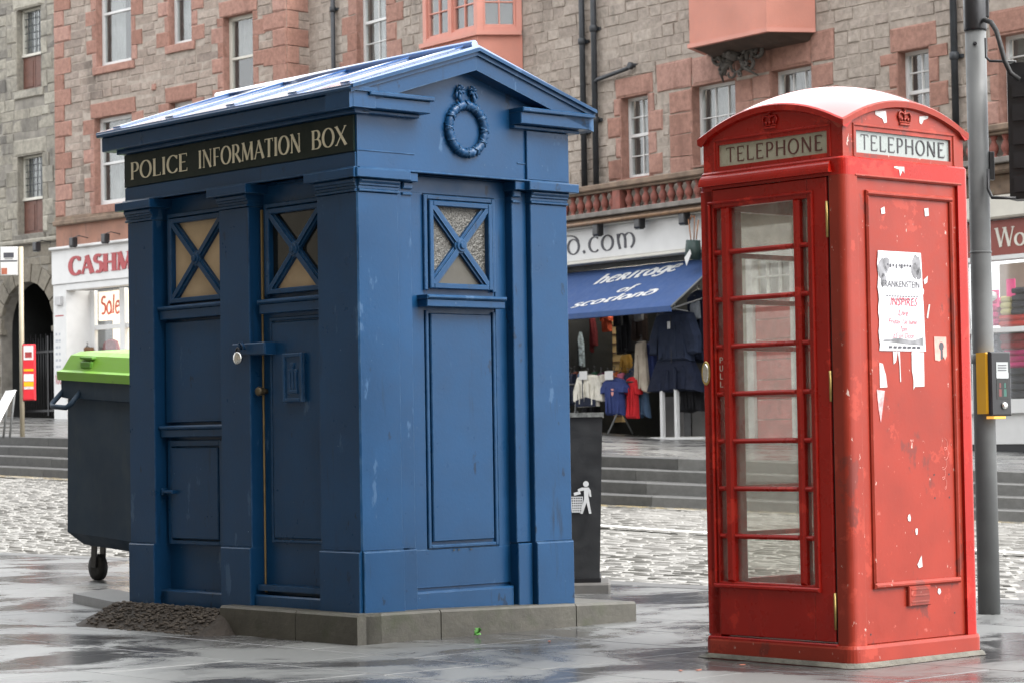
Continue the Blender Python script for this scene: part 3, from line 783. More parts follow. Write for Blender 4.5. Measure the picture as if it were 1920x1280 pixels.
sash_window(RB, *wins[4], rail=6.57, cols=2, rows=2)
sash_window(RB, *wins[5], rail=6.55, cols=2, rows=2)
def bay(out, z0, z1, sill_z, wz0, wz1, name):
    """canted pink bay: solid below the sill, windows above"""
    m = MB(); zt = sill_z
    def wall(mm, z_a, z_b, grow=0):
        pts = [(x+(grow if x > sum(p[0] for p in out)/4 else -grow), o+grow) for x, o in out]
        vs = [mm.map(x, z_a, o) for x, o in pts] + [mm.map(x, z_b, o) for x, o in pts]
        mm.add(vs, [(0, 1, 5, 4), (1, 2, 6, 5), (2, 3, 7, 6), (0, 3, 2, 1), (4, 5, 6, 7)])
    wall(m, z0, zt); b = m.build('bay', pink, RB)
    s = MB(); wall(s, zt, zt+.09, .06); s.build('bay_sill', rstone if name == 'low' else pink2, b)
    k = MB(); cx = sum(p[0] for p in out)/4
    pts0 = out; pts1 = [(cx+(x-cx)*.86, o*.45) for x, o in out]
    k.add([k.map(x, z0, o-.012) for x, o in pts0] + [k.map(x, z0-.15, o+.003) for x, o in pts1], [(0, 1, 5, 4), (1, 2, 6, 5), (2, 3, 7, 6), (4, 5, 6, 7)]); k.build('bay_soffit', soffit, b)
    t = MB(); wall(t, z0-.02, z0+.05, .03); t.build('drip_mould', pink2, b)
    # upper frames
    if wz1 > wz0:
        core = MB(); pts = [(cx+(x-cx)*.86, max(0.02, o-.2)) for x, o in out]
        core.add([core.map(x, z_, o) for z_ in (zt+.09, z1) for x, o in pts], [(0, 1, 5, 4), (1, 2, 6, 5), (2, 3, 7, 6)]); core.build('room', room, b)
        for i in range(3):
            (xa, oa), (xb, ob) = out[i], out[i+1]; L = math.hypot(xb-xa, ob-oa); dx, do = (xb-xa)/L, (ob-oa)/L; nx, no = -do, dx
            fm = lambda x, z, o, xa=xa, oa=oa, dx=dx, do=do, nx=nx, no=no: (xa+dx*x+nx*o, -(oa+do*x+no*o), z)
            nw = 2 if i == 1 else 1; wd = L/nw
            for q in range(nw):
                xs0, xs1 = q*wd+(.12 if (i, q) != (1, 1) else .06), (q+1)*wd-(.12 if (i, q) != (1, 0) else .06)
                j = MB(fm); j.fbox(q*wd+.002, xs0, zt+.092, z1, -.16, -.0); j.fbox(xs1, (q+1)*wd-.002, zt+.092, z1, -.16, -.0); j.fbox(xs0, xs1, wz1, z1, -.16, -.004)
                j.fbox(xs0, xs1, zt+.092, wz0, -.16, -.004)
                w = j.build('window', pink2, b)
                f = MB(fm); e = .05
                f.fbox(xs0, xs0+e, wz0, wz1, -.13, -.05); f.fbox(xs1-e, xs1, wz0, wz1, -.13, -.05); f.fbox(xs0+e, xs1-e, wz0, wz0+e, -.13, -.05); f.fbox(xs0+e, xs1-e, wz1-e, wz1, -.13, -.05)
                xm = (xs0+xs1)/2; f.fbox(xm-.014, xm+.014, wz0+e, wz1-e, -.125, -.06)
                n = 3; 
                for r_ in range(1, n+1):
                    zz = wz0+(wz1-wz0)*r_/(n+1); f.fbox(xs0+e, xm-.014, zz-.014, zz+.014, -.125, -.062); f.fbox(xm+.014, xs1-e, zz-.014, zz+.014, -.125, -.062)
                f.build('frame', pink2, w)
                for sx in ((xs0+e, xm-.014), (xm+.014, xs1-e)):
                    p = MB(fm); p.fbox(sx[0], sx[1], wz0+e, wz1-e, -.10, -.095, 0); p.build('pane', bpane, w)
    return b
bay(bay1, 8.05, 11.6, 9.02, 9.2, 11.2, 'high')
bay(bay2, 7.87, 11.6, 10.9, 11.1, 11.0, 'low')
# carved corbel under the low bay
cb = MB()
def spiral(cx, cz, r, turns, sgn, o, w):
    pts = []
    for i in range(26):
        a = sgn*2*PI*turns*i/25+PI/2; rr = r*(1-i/30); pts.append((cx+rr*math.cos(a), cz+rr*math.sin(a), o+.1*i/25))
    cb.tube(pts, [w*(1-i/40) for i in range(26)], 6)
for sx in (-1, 1):
    spiral(2.55+sx*.44, 7.62, .15, 1.7, sx, .12, .040); spiral(2.55+sx*.27, 7.40, .10, 1.5, -sx, .16, .030); spiral(2.55+sx*.20, 7.66, .09, 1.4, sx, .18, .028); spiral(2.55+sx*.10, 7.30, .07, 1.3, sx, .16, .024)
    for q in range(5): cb.tube([(2.55+sx*(.62-.11*q), 7.84-.03*q, .10), (2.55+sx*(.58-.11*q), 7.72-.05*q, .2), (2.55+sx*(.50-.10*q), 7.62-.07*q, .17)], [.03, .036, .012], 6)
    for q in range(4): cb.tube([(2.55+sx*.08, 7.5, .18), (2.55+sx*(.12+.05*q), 7.52-.06*q, .24), (2.55+sx*(.20+.06*q), 7.50-.09*q, .12)], [.02, .03, .01], 6)
cb.lathe([(.02, -.34), (.06, -.32), (.085, -.26), (.09, -.20), (.05, -.1)], (2.55, 7.58), 10, 'y')
cb.lathe([(.01, -.36), (.03, -.34), (.03, -.30)], (2.51, 7.60), 8, 'y'); cb.lathe([(.01, -.36), (.03, -.34), (.03, -.30)], (2.59, 7.60), 8, 'y')
cb.v = [(2.42+(x-2.55)*1.2, y*1.5, 7.58+(z-7.5)*1.15) for x, y, z in cb.v]
cb.build('carved_corbel', carved, RB)
# pipes
def downpipe(plane, x, z0, z1, label, rad=.058, branch=None):
    p = plane.w(x, z0); t = thing('drainpipe', label, 'drainpipe', (p.x, p.y, z0), plane.rz, 'black drainpipes on the facades')
    m = MB(); m.tube([(0, 0, .10), (0, z1-z0, .10)], rad, 12); m.build('pipe', blackpipe, t)
    z = .9+random.random()*.4
    while z < z1-z0:
        c = MB(); c.lathe([(rad+.004, z), (rad+.022, z+.02), (rad+.022, z+.11), (rad+.004, z+.13)], (0, -.10), 12); c.fbox(-.12, .12, z+.03, z+.09, -.02, .05); c.build('collar', blackpipe, t); z += 1.75
    if branch:
        b = MB(); b.tube([(0, branch[0], .10), (.12, branch[0]+.04, .12), (branch[1]-.1, branch[2]-.04, .12), (branch[1], branch[2], .10), (branch[1]+.03, branch[2]+.02, -.05)], .04, 10)
        b.lathe([(.045, -.15), (.07, -.14), (.07, -.08), (.045, -.07)], (branch[1]-.02, branch[2]), 10, 'y'); b.build('branch_pipe', blackpipe, t)
    return t
downpipe(RP, -2.18, 5.78, TOP, 'black drainpipe, left one of the close pair right of the pink bay window')
downpipe(RP, -1.82, 5.78, TOP, 'black drainpipe with a side branch, right one of the close pair', branch=(1.98, 1.12, 2.15))
downpipe(RP, -11.12, 6, TOP, 'black drainpipe left of the white twelve-pane sash window', .05)
downpipe(RP, 7.41, 5.78, TOP, 'black drainpipe just behind the grey signal pole')
# string band and lower wall behind the shops
low = MB(); low.fbox(-12.28, -3.3, .5, 5.2, -.3, -.02, 0); low.fbox(-12.28, 10.2, 5.05, 5.2, -.3, .02); low.build('lower_wall', band_m, RB)
# balustrade
BA = thing('balustrade', 'red baluster parapet with mossy top rail above the shop signs', 'balustrade', RP.w(0, 5.15), RP.rz)
m = MB(); m.fbox(-4.5, 10.2, .48, .59, .18, .52, .02); m.fbox(-4.5, 10.2, .43, .48, .24, .46, .01); m.build('top_rail', cornice_m, BA)
m = MB(); m.fbox(-4.5, 10.2, -.02, .07, .16, .54, .01); m.build('base_rail', surf('grey_rail_stone', (.17, .155, .14), .85, .3, 5, 30, .4), BA)
bm_ = MB(); bm_.lathe([(.055, .07), (.055, .10), (.035, .125), (.06, .17), (.078, .22), (.07, .27), (.04, .33), (.035, .36), (.05, .375), (.05, .40), (.06, .405), (.06, .43)], (0, 0), 12)
bmesh_ = bm_.mesh('baluster', rustred)
x = -4.4; i = 0
while x < 10.1:
    if i % 16 == 15:
        m = MB(); m.fbox(x-.11, x+.11, .07, .43, .22, .48, .01); m.build('pier', rustred, BA)
    else: link('baluster', bmesh_, BA, (x, -.35, 0), random.random())
    x += .242; i += 1
m = MB(); m.fbox(-4.5, 10.2, 5.0, 5.13, .02, .46, .03); m.build('cornice', cornice_m, RB)
m = MB(); m.tube([(-4.5, 5.02, .56), (1.9, 5.02, .56)], .035, 10); tag(m.build('gutter_pole', bronze, None, RP.o, RP.rz), 'copper coloured pole running along above the white shop sign', 'pole')
# ------------------------------------------------------------------ red-quoined block (left)
LB = thing('tenement', 'tenement with red quoins and white sash windows left of the drainpipe', 'building', LP.o, LP.rz)
LT = 13.2
rs, bl = [], []
lw = [(-7.35, -5.89, 10.3, 12.6), (-4.39, -3.49, 10.46, 12.6), (-2.3, -1.2, 8.85, 10.86), (-7.47, -5.9, 6.88, 9.05), (-4.4, -3.5, 7.0, 9.1)]
for w in lw: surround(rs, bl, *w, .36, .2, .46, .36, .2)
z = 6.72; k = 0
while z < LT:                      # corner quoins at both ends
    w = .72 if k % 2 else .42
    rs.append((-9.17+.004, -9.17+w, z+.006, z+.394, .03)); bl.append((-9.17, -9.17+w, z, z+.4))
    rs.append((-w*1.15, -.004, z+.006, z+.394, .03)); bl.append((-w*1.15, 0, z, z+.4)); z += .4; k += 1
rs.append((-5.05, -4.9, 9.47, 9.62, .05)); 
bl += lw
lst = courses(-9.17, 0, 6.72, LT, [.2, .2, .2], .32, .85, bl)
backing(LB, -9.17, 0, 6.5, LT, lw, mortar)
put_stones(LP, LB, lst, gstone, 'stone', 240)
put_stones(LP, LB, rs, rstone, 'red_stone', 140)
for w in lw: reveal(LB, rstone, *w)
sash_window(LB, *lw[0], rail=11.63, blind=(12.5, 10.4), fw_=.09)
sash_window(LB, *lw[1], rail=11.6, blind=(12.5, 10.5), fw_=.08, drop=1)
sash_window(LB, *lw[2], rail=9.89, blind=(10.8, 9.92), fw_=.09, fm=cream_w, drop=1)
sash_window(LB, *lw[3], rail=7.92, blind=(9.0, 6.9), fw_=.10)
sash_window(LB, *lw[4], rail=8.1, fw_=.09)
# return face at the right end
ret = MB(lambda x, z, o: (o, -x, z)); rq = []
zz = 6.72; k = 0
mq = MB(lambda x, z, o: (o, -x, z)); mg = MB(lambda x, z, o: (o, -x, z))
mq2 = []
m = MB(); m.add([(0, 0, 5), (0, .9, 5), (0, .9, LT), (0, 0, LT)], [(0, 1, 2, 3)]); m.build('wall', mortar, LB)
while zz < LT:
    w = .34 if k % 2 else .62
    q = MB(lambda x, z, o: (o, x, z)); q.fbox(.004, w, zz+.006, zz+.394, -.05, .03, .012); q.build('red_stone', rstone, LB)
    for h in (0, .2):
        q = MB(lambda x, z, o: (o, x, z)); q.fbox(w+.012, .9, zz+h+.006, zz+h+.194, -.05, .015, .012); q.build('stone', gstone, LB)
    zz += .4; k += 1
m = MB(); m.fbox(-9.17, .04, 6.5, 6.62, .02, .12, .02); m.fbox(-9.17, .02, 6.62, 6.72, -.3, .05, .01); m.build('string_course', cornice_m, LB)
m = MB(); m.fbox(-9.17, 0, 5.9, 6.5, -.3, .0, 0); m.fbox(-4.0, 0, .8, 5.9, -.3, -.004, 0); m.build('lower_wall', band_m, LB)
# ------------------------------------------------------------------ old grey building (far left)
GB = thing('old_building', 'old grey stone house with leaded windows and dark arched pend', 'building', GP.o, GP.rz)
gx0, gx1 = -17, -9.18
gw = [(-11.05, -9.95, 10.14, 12.25), (-11.06, -9.92, 6.42, 8.45), (-13.6, -12.5, 10.14, 12.25), (-13.6, -12.5, 6.42, 8.45)]
rs, bl = [], []
for w in gw: surround(rs, bl, *w, .42, .26, .5, .42, .22)
bl += gw
ACX, ACZ, AR, AB = -10.62, 3.98, 1.22, 1.6
lst = courses(gx0, gx1, 6.3, 13.2, [.3, .22, .34, .26], .3, .8, bl)
low = courses(gx0, gx1, 1.2, 6.15, [.28, .24, .3], .3, .7, [(-11.9, -9.34, 1.2, 3.98)], keep=lambda x, z: not (z >= 3.9 and math.hypot(x-ACX, z-ACZ) < 1.72))
backing(GB, gx0, gx1, 6.15, 13.2, gw, mortar_g)
# lower mortar bed with an arched hole
m = MB()
n = 16; pa = [(ACX+AR*math.cos(PI*i/n), ACZ+AR*math.sin(PI*i/n)) for i in range(n+1)]
for i in range(n):
    (xa, za), (xb, zb) = pa[i], pa[i+1]
    m.add([m.map(x, z, 0) for x, z in ((xa, za), (xb, zb), (xb, 6.15), (xa, 6.15))], [(0, 1, 2, 3)])
    m.add([m.map(xa, za, .03), m.map(xb, zb, .03), m.map(xb, zb, -.3), m.map(xa, za, -.3)], [(0, 1, 2, 3)])
for a, b in ((gx0, ACX-AR), (ACX+AR, gx1)): m.add([m.map(x, z, 0) for x, z in ((a, 1), (b, 1), (b, 6.15), (a, 6.15))], [(0, 1, 2, 3)])
for x in (ACX-AR, ACX+AR): m.add([m.map(x, z, o) for z, o in ((1, .03), (ACZ, .03), (ACZ, -.3), (1, -.3))], [(0, 1, 2, 3)])
m.build('wall', mortar_g, GB)
m = MB(); m.fbox(ACX-AR-.4, ACX+AR+.4, 1, 5.6, -4.2, -4, 0); m.fbox(ACX-AR-.4, ACX-AR-.02, 1, 5.6, -4, -.1, 0); m.fbox(ACX+AR+.02, ACX+AR+.4, 1, 5.6, -4, -.1, 0); m.fbox(ACX-AR-.4, ACX+AR+.4, 5.5, 5.7, -4, -.3, 0)
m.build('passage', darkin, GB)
put_stones(GP, GB, lst, ostone, 'stone', 150); put_stones(GP, GB, rs, ostone, 'dressed_stone', 80); put_stones(GP, GB, low, sootstone, 'lower_stone', 120)
for i in range(11):                # voussoirs
    a0, a1 = PI*i/11+.012, PI*(i+1)/11-.012; v_ = MB()
    v_.prism([(ACX+AR*math.cos(a0), ACZ+AR*math.sin(a0)), (ACX+1.68*math.cos(a0), ACZ+1.68*math.sin(a0)), (ACX+1.70*math.cos((a0+a1)/2), ACZ+1.70*math.sin((a0+a1)/2)), (ACX+1.68*math.cos(a1), ACZ+1.68*math.sin(a1)), (ACX+AR*math.cos(a1), ACZ+AR*math.sin(a1))], -.05, .05+random.uniform(0, .02), .012); v_.build('voussoir', sootstone, GB)
m = MB(); m.fbox(ACX+AR-.08, ACX+AR+.28, 3.88, 4.02, -.1, .09, .015); m.fbox(ACX-AR-.28, ACX-AR+.08, 3.88, 4.02, -.1, .09, .015); m.build('impost', sootstone, GB)
m = MB(); m.fbox(gx0, gx1, 6.16, 6.28, -.05, .12, .03); m.build('string_course', ostone, GB)
for x0, x1, z0, z1 in gw:
    reveal(GB, ostone, x0, x1, z0, z1)
    zt = z0+.92
    m = MB(); m.fbox(x0, x1, zt-.035, zt+.035, -.28, -.14); m.fbox(x0, x0+.05, zt+.035, z1, -.26, -.17); m.fbox(x1-.05, x1, zt+.035, z1, -.26, -.17); m.fbox(x0+.05, x1-.05, z1-.05, z1, -.26, -.17)
    w = m.build('window', cream_w, GB)
    for k in range(2):
        xm = (x0+x1)/2; a, b = (x0, xm-.008) if k == 0 else (xm+.008, x1)
        p = MB(); p.fbox(a, b, z0, zt-.037, -.27, -.19); p.fbox(a+.08, b-.08, z0+.1, zt-.14, -.19, -.175); p.build('shutter', brownpan, w)
    g = MB(); nx, nz = 6, 6
    for i in range(1, nx): x = x0+.05+(x1-x0-.1)*i/nx; g.fbox(x-.008, x+.008, zt+.035, z1-.05, -.22, -.205, 0)
    for j in range(1, nz): zz = zt+.035+(z1-.05-zt-.035)*j/nz; g.fbox(x0+.05, x1-.05, zz-.008, zz+.008, -.222, -.207, 0)
    g.build('leading', blackpipe, w)
    p = MB(); p.fbox(x0+.05, x1-.05, zt+.035, z1-.05, -.235, -.23, 0); p.build('pane', bpane, w)
    r = MB(); r.fbox(x0-1.1, x1+.2, zt-.2, z1+.4, -.85, -.8, 0); r.build('room', room, w)
    q = MB(); q.fbox(x0+.06, x0+(x1-x0)*(.45 if z0 > 9 else .97), zt+.04, z1-.06, -.34, -.33, 0); q.build('curtain', curtain, w)
# gate
gp = GP.w(ACX, 1.78, -.6)
GT = thing('iron_gate', 'black barred iron gate closing the arched pend', 'gate', gp, GP.rz)
for k in range(21):
    m = MB(); x = -AR+.06+(2*AR-.12)*k/20; m.tube([(x, 0, 0), (x, 2.0+.1*(k % 2), 0)], .014, 6); m.build('bar', black, GT)
m = MB(); m.fbox(-AR, AR, 1.62, 1.68, -.02, .02); m.fbox(-AR, AR, .1, .16, -.02, .02); m.fbox(-.03, .03, 0, 2.05, -.03, .03); m.build('rail', black, GT)
m = MB(); m.lathe([(.04, -.06), (.045, -.03), (.02, 0)], (.55, .95), 10, 'y'); m.build('lock_plate', chrome, GT)

# ------------------------------------------------------------------ unseen far side of the street, behind the camera, brought close to shade boxes
ow = PO0 + RP.n*8.2
OW = bpy.data.objects.new('opposite_row', None); COL.objects.link(OW); OW.location = (ow.x, ow.y, 0); OW.rotation_euler = (0, 0, RP.rz+PI); OW['kind'] = 'structure'
oh = [(x, x+1.1, z, z+1.9) for x in range(-38, 40, 3) for z in (4.6, 8.0, 11.4, 14.8)]
backing(OW, -40, 42, -1, 19, oh, sootstone, .2)
m = MB(); m.fbox(-40, 42, -1, 19, -6, -.25, 0); m.build('row_body', room, OW)
# ================================================================== SHOPS
# white knitwear shop on the left
CS = thing('shopfront', 'white shopfront with red letters CASHM and a lit window', 'shop', LP.w(0, 1.4), LP.rz)
zo = -1.4
def fb(mat, name, *a, parent=CS): return onebox(name, mat, parent, *a)
fas = fb(white, 'fascia', -9.15, -4.0, 5.02+zo, 5.90+zo, -.05, .16, .01)
m = MB(); m.fbox(-9.17, -3.98, 5.88+zo, 5.95+zo, .0, .24, .015); m.build('cornice', white, CS)
LR = surf('red_letters', (.30, .018, .022), .45, .1, 10, 20, 0)
m = MB(); letters(m, 'CASHM', -8.36, -5.72, 5.22+zo, 5.66+zo, .161, .26, .12, .19, .05, 0, .02); m.build('lettering', LR, fas)
fb(white, 'pilaster', -9.15, -8.58, 1.6+zo, 5.02+zo, -.1, .12, .01)
m = MB()
for i, (s_, zz, sz) in enumerate((('CASHMERE', 4.02, .1),)): pass
for i in range(7):
    zz = 3.75-.16*i
    for k in range(random.choice((2, 3))): a = -9.05+.14*k; m.fbox(a, a+random.uniform(.06, .12), zz+zo, zz+.06+zo, .12, .122, 0)
m.build('small_print', surf('pale_print', (.33, .35, .38), .6, .1, 10, 10, 0), CS, kind='stuff')
m = MB(); letters(m, '100%', -9.08, -8.66, 2.55+zo, 2.78+zo, .121, .14, .08, 0, .05, 0, .003); m.build('price_print', LR, CS)
m = MB(); m.fbox(-9.06, -8.7, 4.22+zo, 4.25+zo, .12, .123, 0); m.build('red_rule', LR, CS)
m = MB(); m.fbox(-8.97, -8.72, 4.5+zo, 4.72+zo, .12, .2); t_ = m.build('alarm_box', surf('grey_box', (.4, .4, .4), .5, .1, 8, 20, 0), CS)
# bottom white board
fb(white, 'stall_riser', -8.58, -4.0, 1.6+zo, 2.35+zo, -.1, .1, .01)
fb(white, 'window_head', -8.58, -4.0, 4.85+zo, 5.02+zo, -.1, .13, .01)
# splayed side and frames
m = MB(); m.add([m.map(x, z, o) for x, z, o in ((-8.58, 2.35+zo, .1), (-8.2, 2.35+zo, -.55), (-8.2, 4.85+zo, -.55), (-8.58, 4.85+zo, .1))], [(0, 1, 2, 3)]); m.build('splayed_side', white, CS)
W_ = MB(); W_.fbox(-8.3, -4.0, 3.86+zo, 3.98+zo, -.5, -.42); W_.fbox(-7.03, -6.82, 2.35+zo, 4.85+zo, -.5, -.38); W_.fbox(-8.3, -8.12, 2.35+zo, 4.85+zo, -.5, -.4); W_.fbox(-5.95, -5.85, 2.35+zo, 4.85+zo, -.5, -.4)
W_.fbox(-8.3, -4.0, 2.30+zo, 2.36+zo, -.6, .1)
w = W_.build('window', white, CS)
for a, b in ((-8.12, -7.03), (-6.82, -5.95), (-5.85, -4.1)):
    for c_, d_ in ((2.36, 3.86), (3.98, 4.85)):
        p = MB(); p.fbox(a, b, c_+zo, d_+zo, -.47, -.465, 0); p.build('pane', bpane, w)
fb(lit, 'display_back', -8.6, -4.0, 2.3+zo, 4.9+zo, -1.35, -1.3, 0)
fb(white, 'display_floor', -8.3, -4.0, 2.2+zo, 2.3+zo, -1.3, -.5, 0)
p = LP.w(-7.52, 4.12, -.44)
sp = onebox('sale_poster', emis('poster_cream_glow', (.9, .8, .62), .25), None, -.47, .47, -.04, .68, -.006, 0, 0); sp.location = p; sp.rotation_euler = (0, 0, LP.rz); tag(sp, 'cream window poster with orange red word Sale', 'poster')  # paper given a faint glow of its own
SR = surf('orange_red_letters', (.62, .08, .03), .5, .05, 10, 10, 0)
m = MB()
letters(m, 'S', -.40, -.16, .12, .56, .001, .18, .12, 0, 0, .1, .003); letters(m, 'ale', -.14, .42, .12, .60, .001, .17, .12, 0, .05, .1, .003); m.build('lettering', SR, sp)
def garment(name, label, plane, x, z, out, kind, mat, w, h, cat='garment', group=None, th=.09, rzx=0):
    """hanging clothing: outline puffed to a real thickness, hanger above"""
    p = plane.w(x, z, out); t = thing(name, label, cat, p, plane.rz+rzx, group)
    if kind in ('jersey', 'jacket', 'tshirt'):
        sl = {'jersey': .92, 'jacket': .95, 'tshirt': .45}[kind]
        pts = [(-.16, 0), (.16, 0), (.36, -.06), (.5, -sl*.55), (.5, -sl*.9), (.36, -sl*.92), (.30, -.38), (.33, -1), (-.33, -1), (-.30, -.38), (-.36, -sl*.92), (-.5, -sl*.9), (-.5, -sl*.55), (-.36, -.06)]
    elif kind == 'skirt':
        pts = [(-.3, 0), (.3, 0), (.42, -.5), (.5, -1), (.2, -.97), (-.1, -1), (-.5, -.98), (-.42, -.5)]
    elif kind == 'trousers':
        pts = [(-.28, 0), (.28, 0), (.4, -.5), (.5, -1), (.16, -1), (.02, -.4), (-.1, -1), (-.5, -.98), (-.38, -.45)]
    else:
        pts = [(-.35, 0), (.35, 0), (.45, -.3), (.5, -.95), (.2, -1), (-.2, -.98), (-.5, -1), (-.45, -.3)]
    P = [(a*w, b*h) for a, b in pts]
    m = MB(); m.prism(P, -th/2, th/2, th*.42)
    for i in range(4):                       # folds
        fx = (-.22+.15*i)*w; m.prism([(fx-.012*w*3, -.32*h), (fx, -.25*h), (fx+.012*w*3, -.34*h), (fx+.03*w, -.92*h), (fx-.02*w, -.94*h)], th/2-.01, th/2+.012, .008)
    bm_t = m
    bm_t.v = [(a, b + .018*math.sin(a*38+c*3), c + .012*math.sin(a*23)) for a, b, c in bm_t.v]
    m.build('cloth', mat, t)
    hm = MB(); hm.tube([(0, -.005*h, 0), (0, .05, 0), (.03, .075, 0), (.035, .10, 0), (.0, .115, 0), (-.02, .10, 0)], .006, 6); hm.tube([(-.14*w/.5, -.03, 0), (0, .03, 0), (.14*w/.5, -.03, 0)], .009, 6); hm.build('hanger', black if kind != 'jacket' else white, t)
    return t
garment('sweater', 'dark red sweater on a hanger in the white shop window', LP, -7.75, 3.62, -.62, 'jersey', cloth('maroon', (.16, .02, .025)), .8, .95, 'sweater')
garment('shawl', 'brown and cream checked shawl at the left of the white shop window', LP, -8.3, 3.45, -.3, 'cape', cloth('brown', (.16, .09, .05)), .55, .8, 'shawl')
def flood(plane, x, z, label, out=.45):
    p = plane.w(x, z); t = thing('sign_lamp', label, 'lamp', p, plane.rz, 'black floodlights over the shop signs')
    m = MB(); m.tube([(-.05, .12, .0), (-.04, .16, out*.6), (0, .1, out)], .012, 6); m.build('arm', blackpipe, t)
    m = MB(); m.fbox(-.09, .09, -.12, .1, out-.05, out+.09, .02); m.fbox(-.075, .075, -.14, -.118, out-.03, out+.07, .01); m.build('lamp_head', black, t)
    m = MB(); m.fbox(-.06, .06, -.146, -.14, out-.02, out+.06, 0); m.build('lamp_glass', opalw, t)
for i, x in enumerate((-9.35, -7.75, -6.4)): flood(LP, x, 6.0, ['small black floodlight at the corner above the bus stop', 'black floodlight above the letter A of the red CASHM sign', 'black floodlight above the letter H of the red CASHM sign'][i])
# --- heritage shop
HS = thing('shopfront', 'open souvenir shopfront under the white sign ending in .com', 'shop', RP.w(0, .9), RP.rz); zo = -.9
fas = onebox('sign_board', white, HS, -3.3, 1.9, 4.36+zo, 4.97+zo, .05, .30, .015)
m = MB(); m.fbox(-3.3, 1.9, 4.97+zo, 5.0+zo, .0, .40, .01); m.fbox(-3.3, 1.9, 4.30+zo, 4.36+zo, .0, .34, .01); m.build('sign_trim', cream_w, HS)
xa = RP.f(1062, 470, .3)[0]; xb = RP.f(1193, 450, .3)[0]
m = MB(); letters(m, 'd.com', xa+.02, xb, 4.50+zo, 4.50+zo+.46, .302, .10, .035, 0, .08, 0, .01); m.build('lettering', ink, fas)
m = MB()
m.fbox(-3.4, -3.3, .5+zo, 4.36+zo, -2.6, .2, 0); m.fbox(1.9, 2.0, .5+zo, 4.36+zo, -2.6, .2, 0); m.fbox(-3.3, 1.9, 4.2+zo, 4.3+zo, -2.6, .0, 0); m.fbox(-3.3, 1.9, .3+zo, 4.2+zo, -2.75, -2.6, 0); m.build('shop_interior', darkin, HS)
fl = MB(); fl.fbox(-3.3, 1.9, .6+zo, 1.0+zo, -2.6, -.02, 0); fl.build('shop_floor', concrete, HS)
sx0, sx1 = RP.f(1000, 640, -1.42)[0], RP.f(1164, 640, -1.42)[0]
fb(slat, 'slat_wall', sx0, sx1, 1.3+zo, 3.9+zo, -1.5, -1.42, 0, parent=HS)
for k in range(12):
    zz = 1.4+.18*k; m = MB(); m.fbox(sx0, sx1, zz+zo, zz+.02+zo, -1.42, -1.405, 0); m.build('slat_groove', brownpan, HS)
px0, px1 = RP.f(1240, 780, -.85)[0], RP.f(1330, 780, -.85)[0]; gx_, gx2_ = RP.f(1284, 790, -.85)[0], RP.f(1297, 790, -.85)[0]
fb(surf('grey_panel', (.22, .22, .22), .7, .1, 4, 20, 0), 'side_panel', px0, px1, .9+zo, 1.75+zo, -.9, -.85, 0, parent=HS)
fb(black, 'panel_gap', gx_, gx2_, 1.0+zo, 1.7+zo, -.85, -.83, 0, parent=HS)
m = MB(); m.tube([(-2.8, 4.1+zo, -.8), (-1.0, 4.1+zo, -.8)], .03, 8); m.tube([(-2.8, 4.1+zo, -1.1), (1.0, 4.1+zo, -1.1)], .03, 8); m.build('fill_light_tube', filltube, HS)  # unseen tubes added to brighten the slat wall and stock
# awning
AW = thing('awning', 'blue canvas awning lettered heritage of scotland', 'awning', RP.w(0, 0), RP.rz)
WZ, FZ, FO, AX0, AX1 = 4.18, 3.28, 1.3, -3.6, 1.72
m = MB(); n = 10
vs = []
for i in range(n+1):
    t = i/n
    for x in (AX0, AX1): vs.append(m.map(x, WZ+(FZ-WZ)*t - .03*math.sin(PI*t), .05+(FO-.05)*t))
nv = len(vs); vs += [(a, b+.004, c-.006) for a, b, c in vs]
m.add(vs, [(2*i, 2*i+1, 2*i+3, 2*i+2) for i in range(n)] + [(nv+2*i, nv+2*i+1, nv+2*i+3, nv+2*i+2) for i in range(n)], True); m.build('canvas', awncl, AW)
m = MB(); m.fbox(AX0, AX1, FZ-.10, FZ+.01, FO-.02, FO+.02, .008); m.build('front_valance', awncl, AW)
m = MB(); m.tube([(AX1, WZ, .05), (AX1, FZ-.02, FO)], .018, 6); m.tube([(AX1-.05, FZ-.05, FO-.03), (AX1-.3, 3.5, .1)], .016, 6); m.build('frame_arm', steel, AW)
sl_len = math.hypot(WZ-FZ, FO-.05)
def awmap(x, z, o):   # z measured down the slope from the wall (negative)
    t = -z/sl_len; zz = WZ+(FZ-WZ)*t - .03*math.sin(PI*t); oo = .05+(FO-.05)*t
    return (x, -(oo+o*.6), zz+o)
def awpx(px, py):
    best = None
    for i in range(60):
        t = i/59; o = .05+(FO-.05)*t; x, z = RP.f(px, py, o); e = abs(z-(WZ+(FZ-WZ)*t - .03*math.sin(PI*t)))
        if best is None or e < best[0]: best = (e, x, -t*sl_len)
    return best[1:]
def aw_word(s, pl, pr, hpx, th=.17):
    m = MB(awmap)
    (x0, s0), (x1, s1) = awpx(*pl), awpx(*pr); _, st = awpx(pl[0], pl[1]-hpx)
    hh = (st-s0)
    letters(m, s, x0, x1, s0, s0+hh, .004, .19, .095, 0, .06, .25, .004, rise=s1-s0); m.build('lettering', white, AW)
aw_word('heritage', (1112, 534), (1266, 508), 16); aw_word('of', (1154, 549), (1184, 544), 9); aw_word('scotland', (1068, 579), (1222, 552), 12)
for i, (px, py) in enumerate(((1122, 430), (1200, 416), (1284, 408))):
    x, z = RP.f(px, py, .45); flood(RP, x, z, ['black floodlight directly above the letters .com', 'black floodlight just right of the letters .com on the white sign', 'black floodlight at the right end of the white sign'][i], .45)
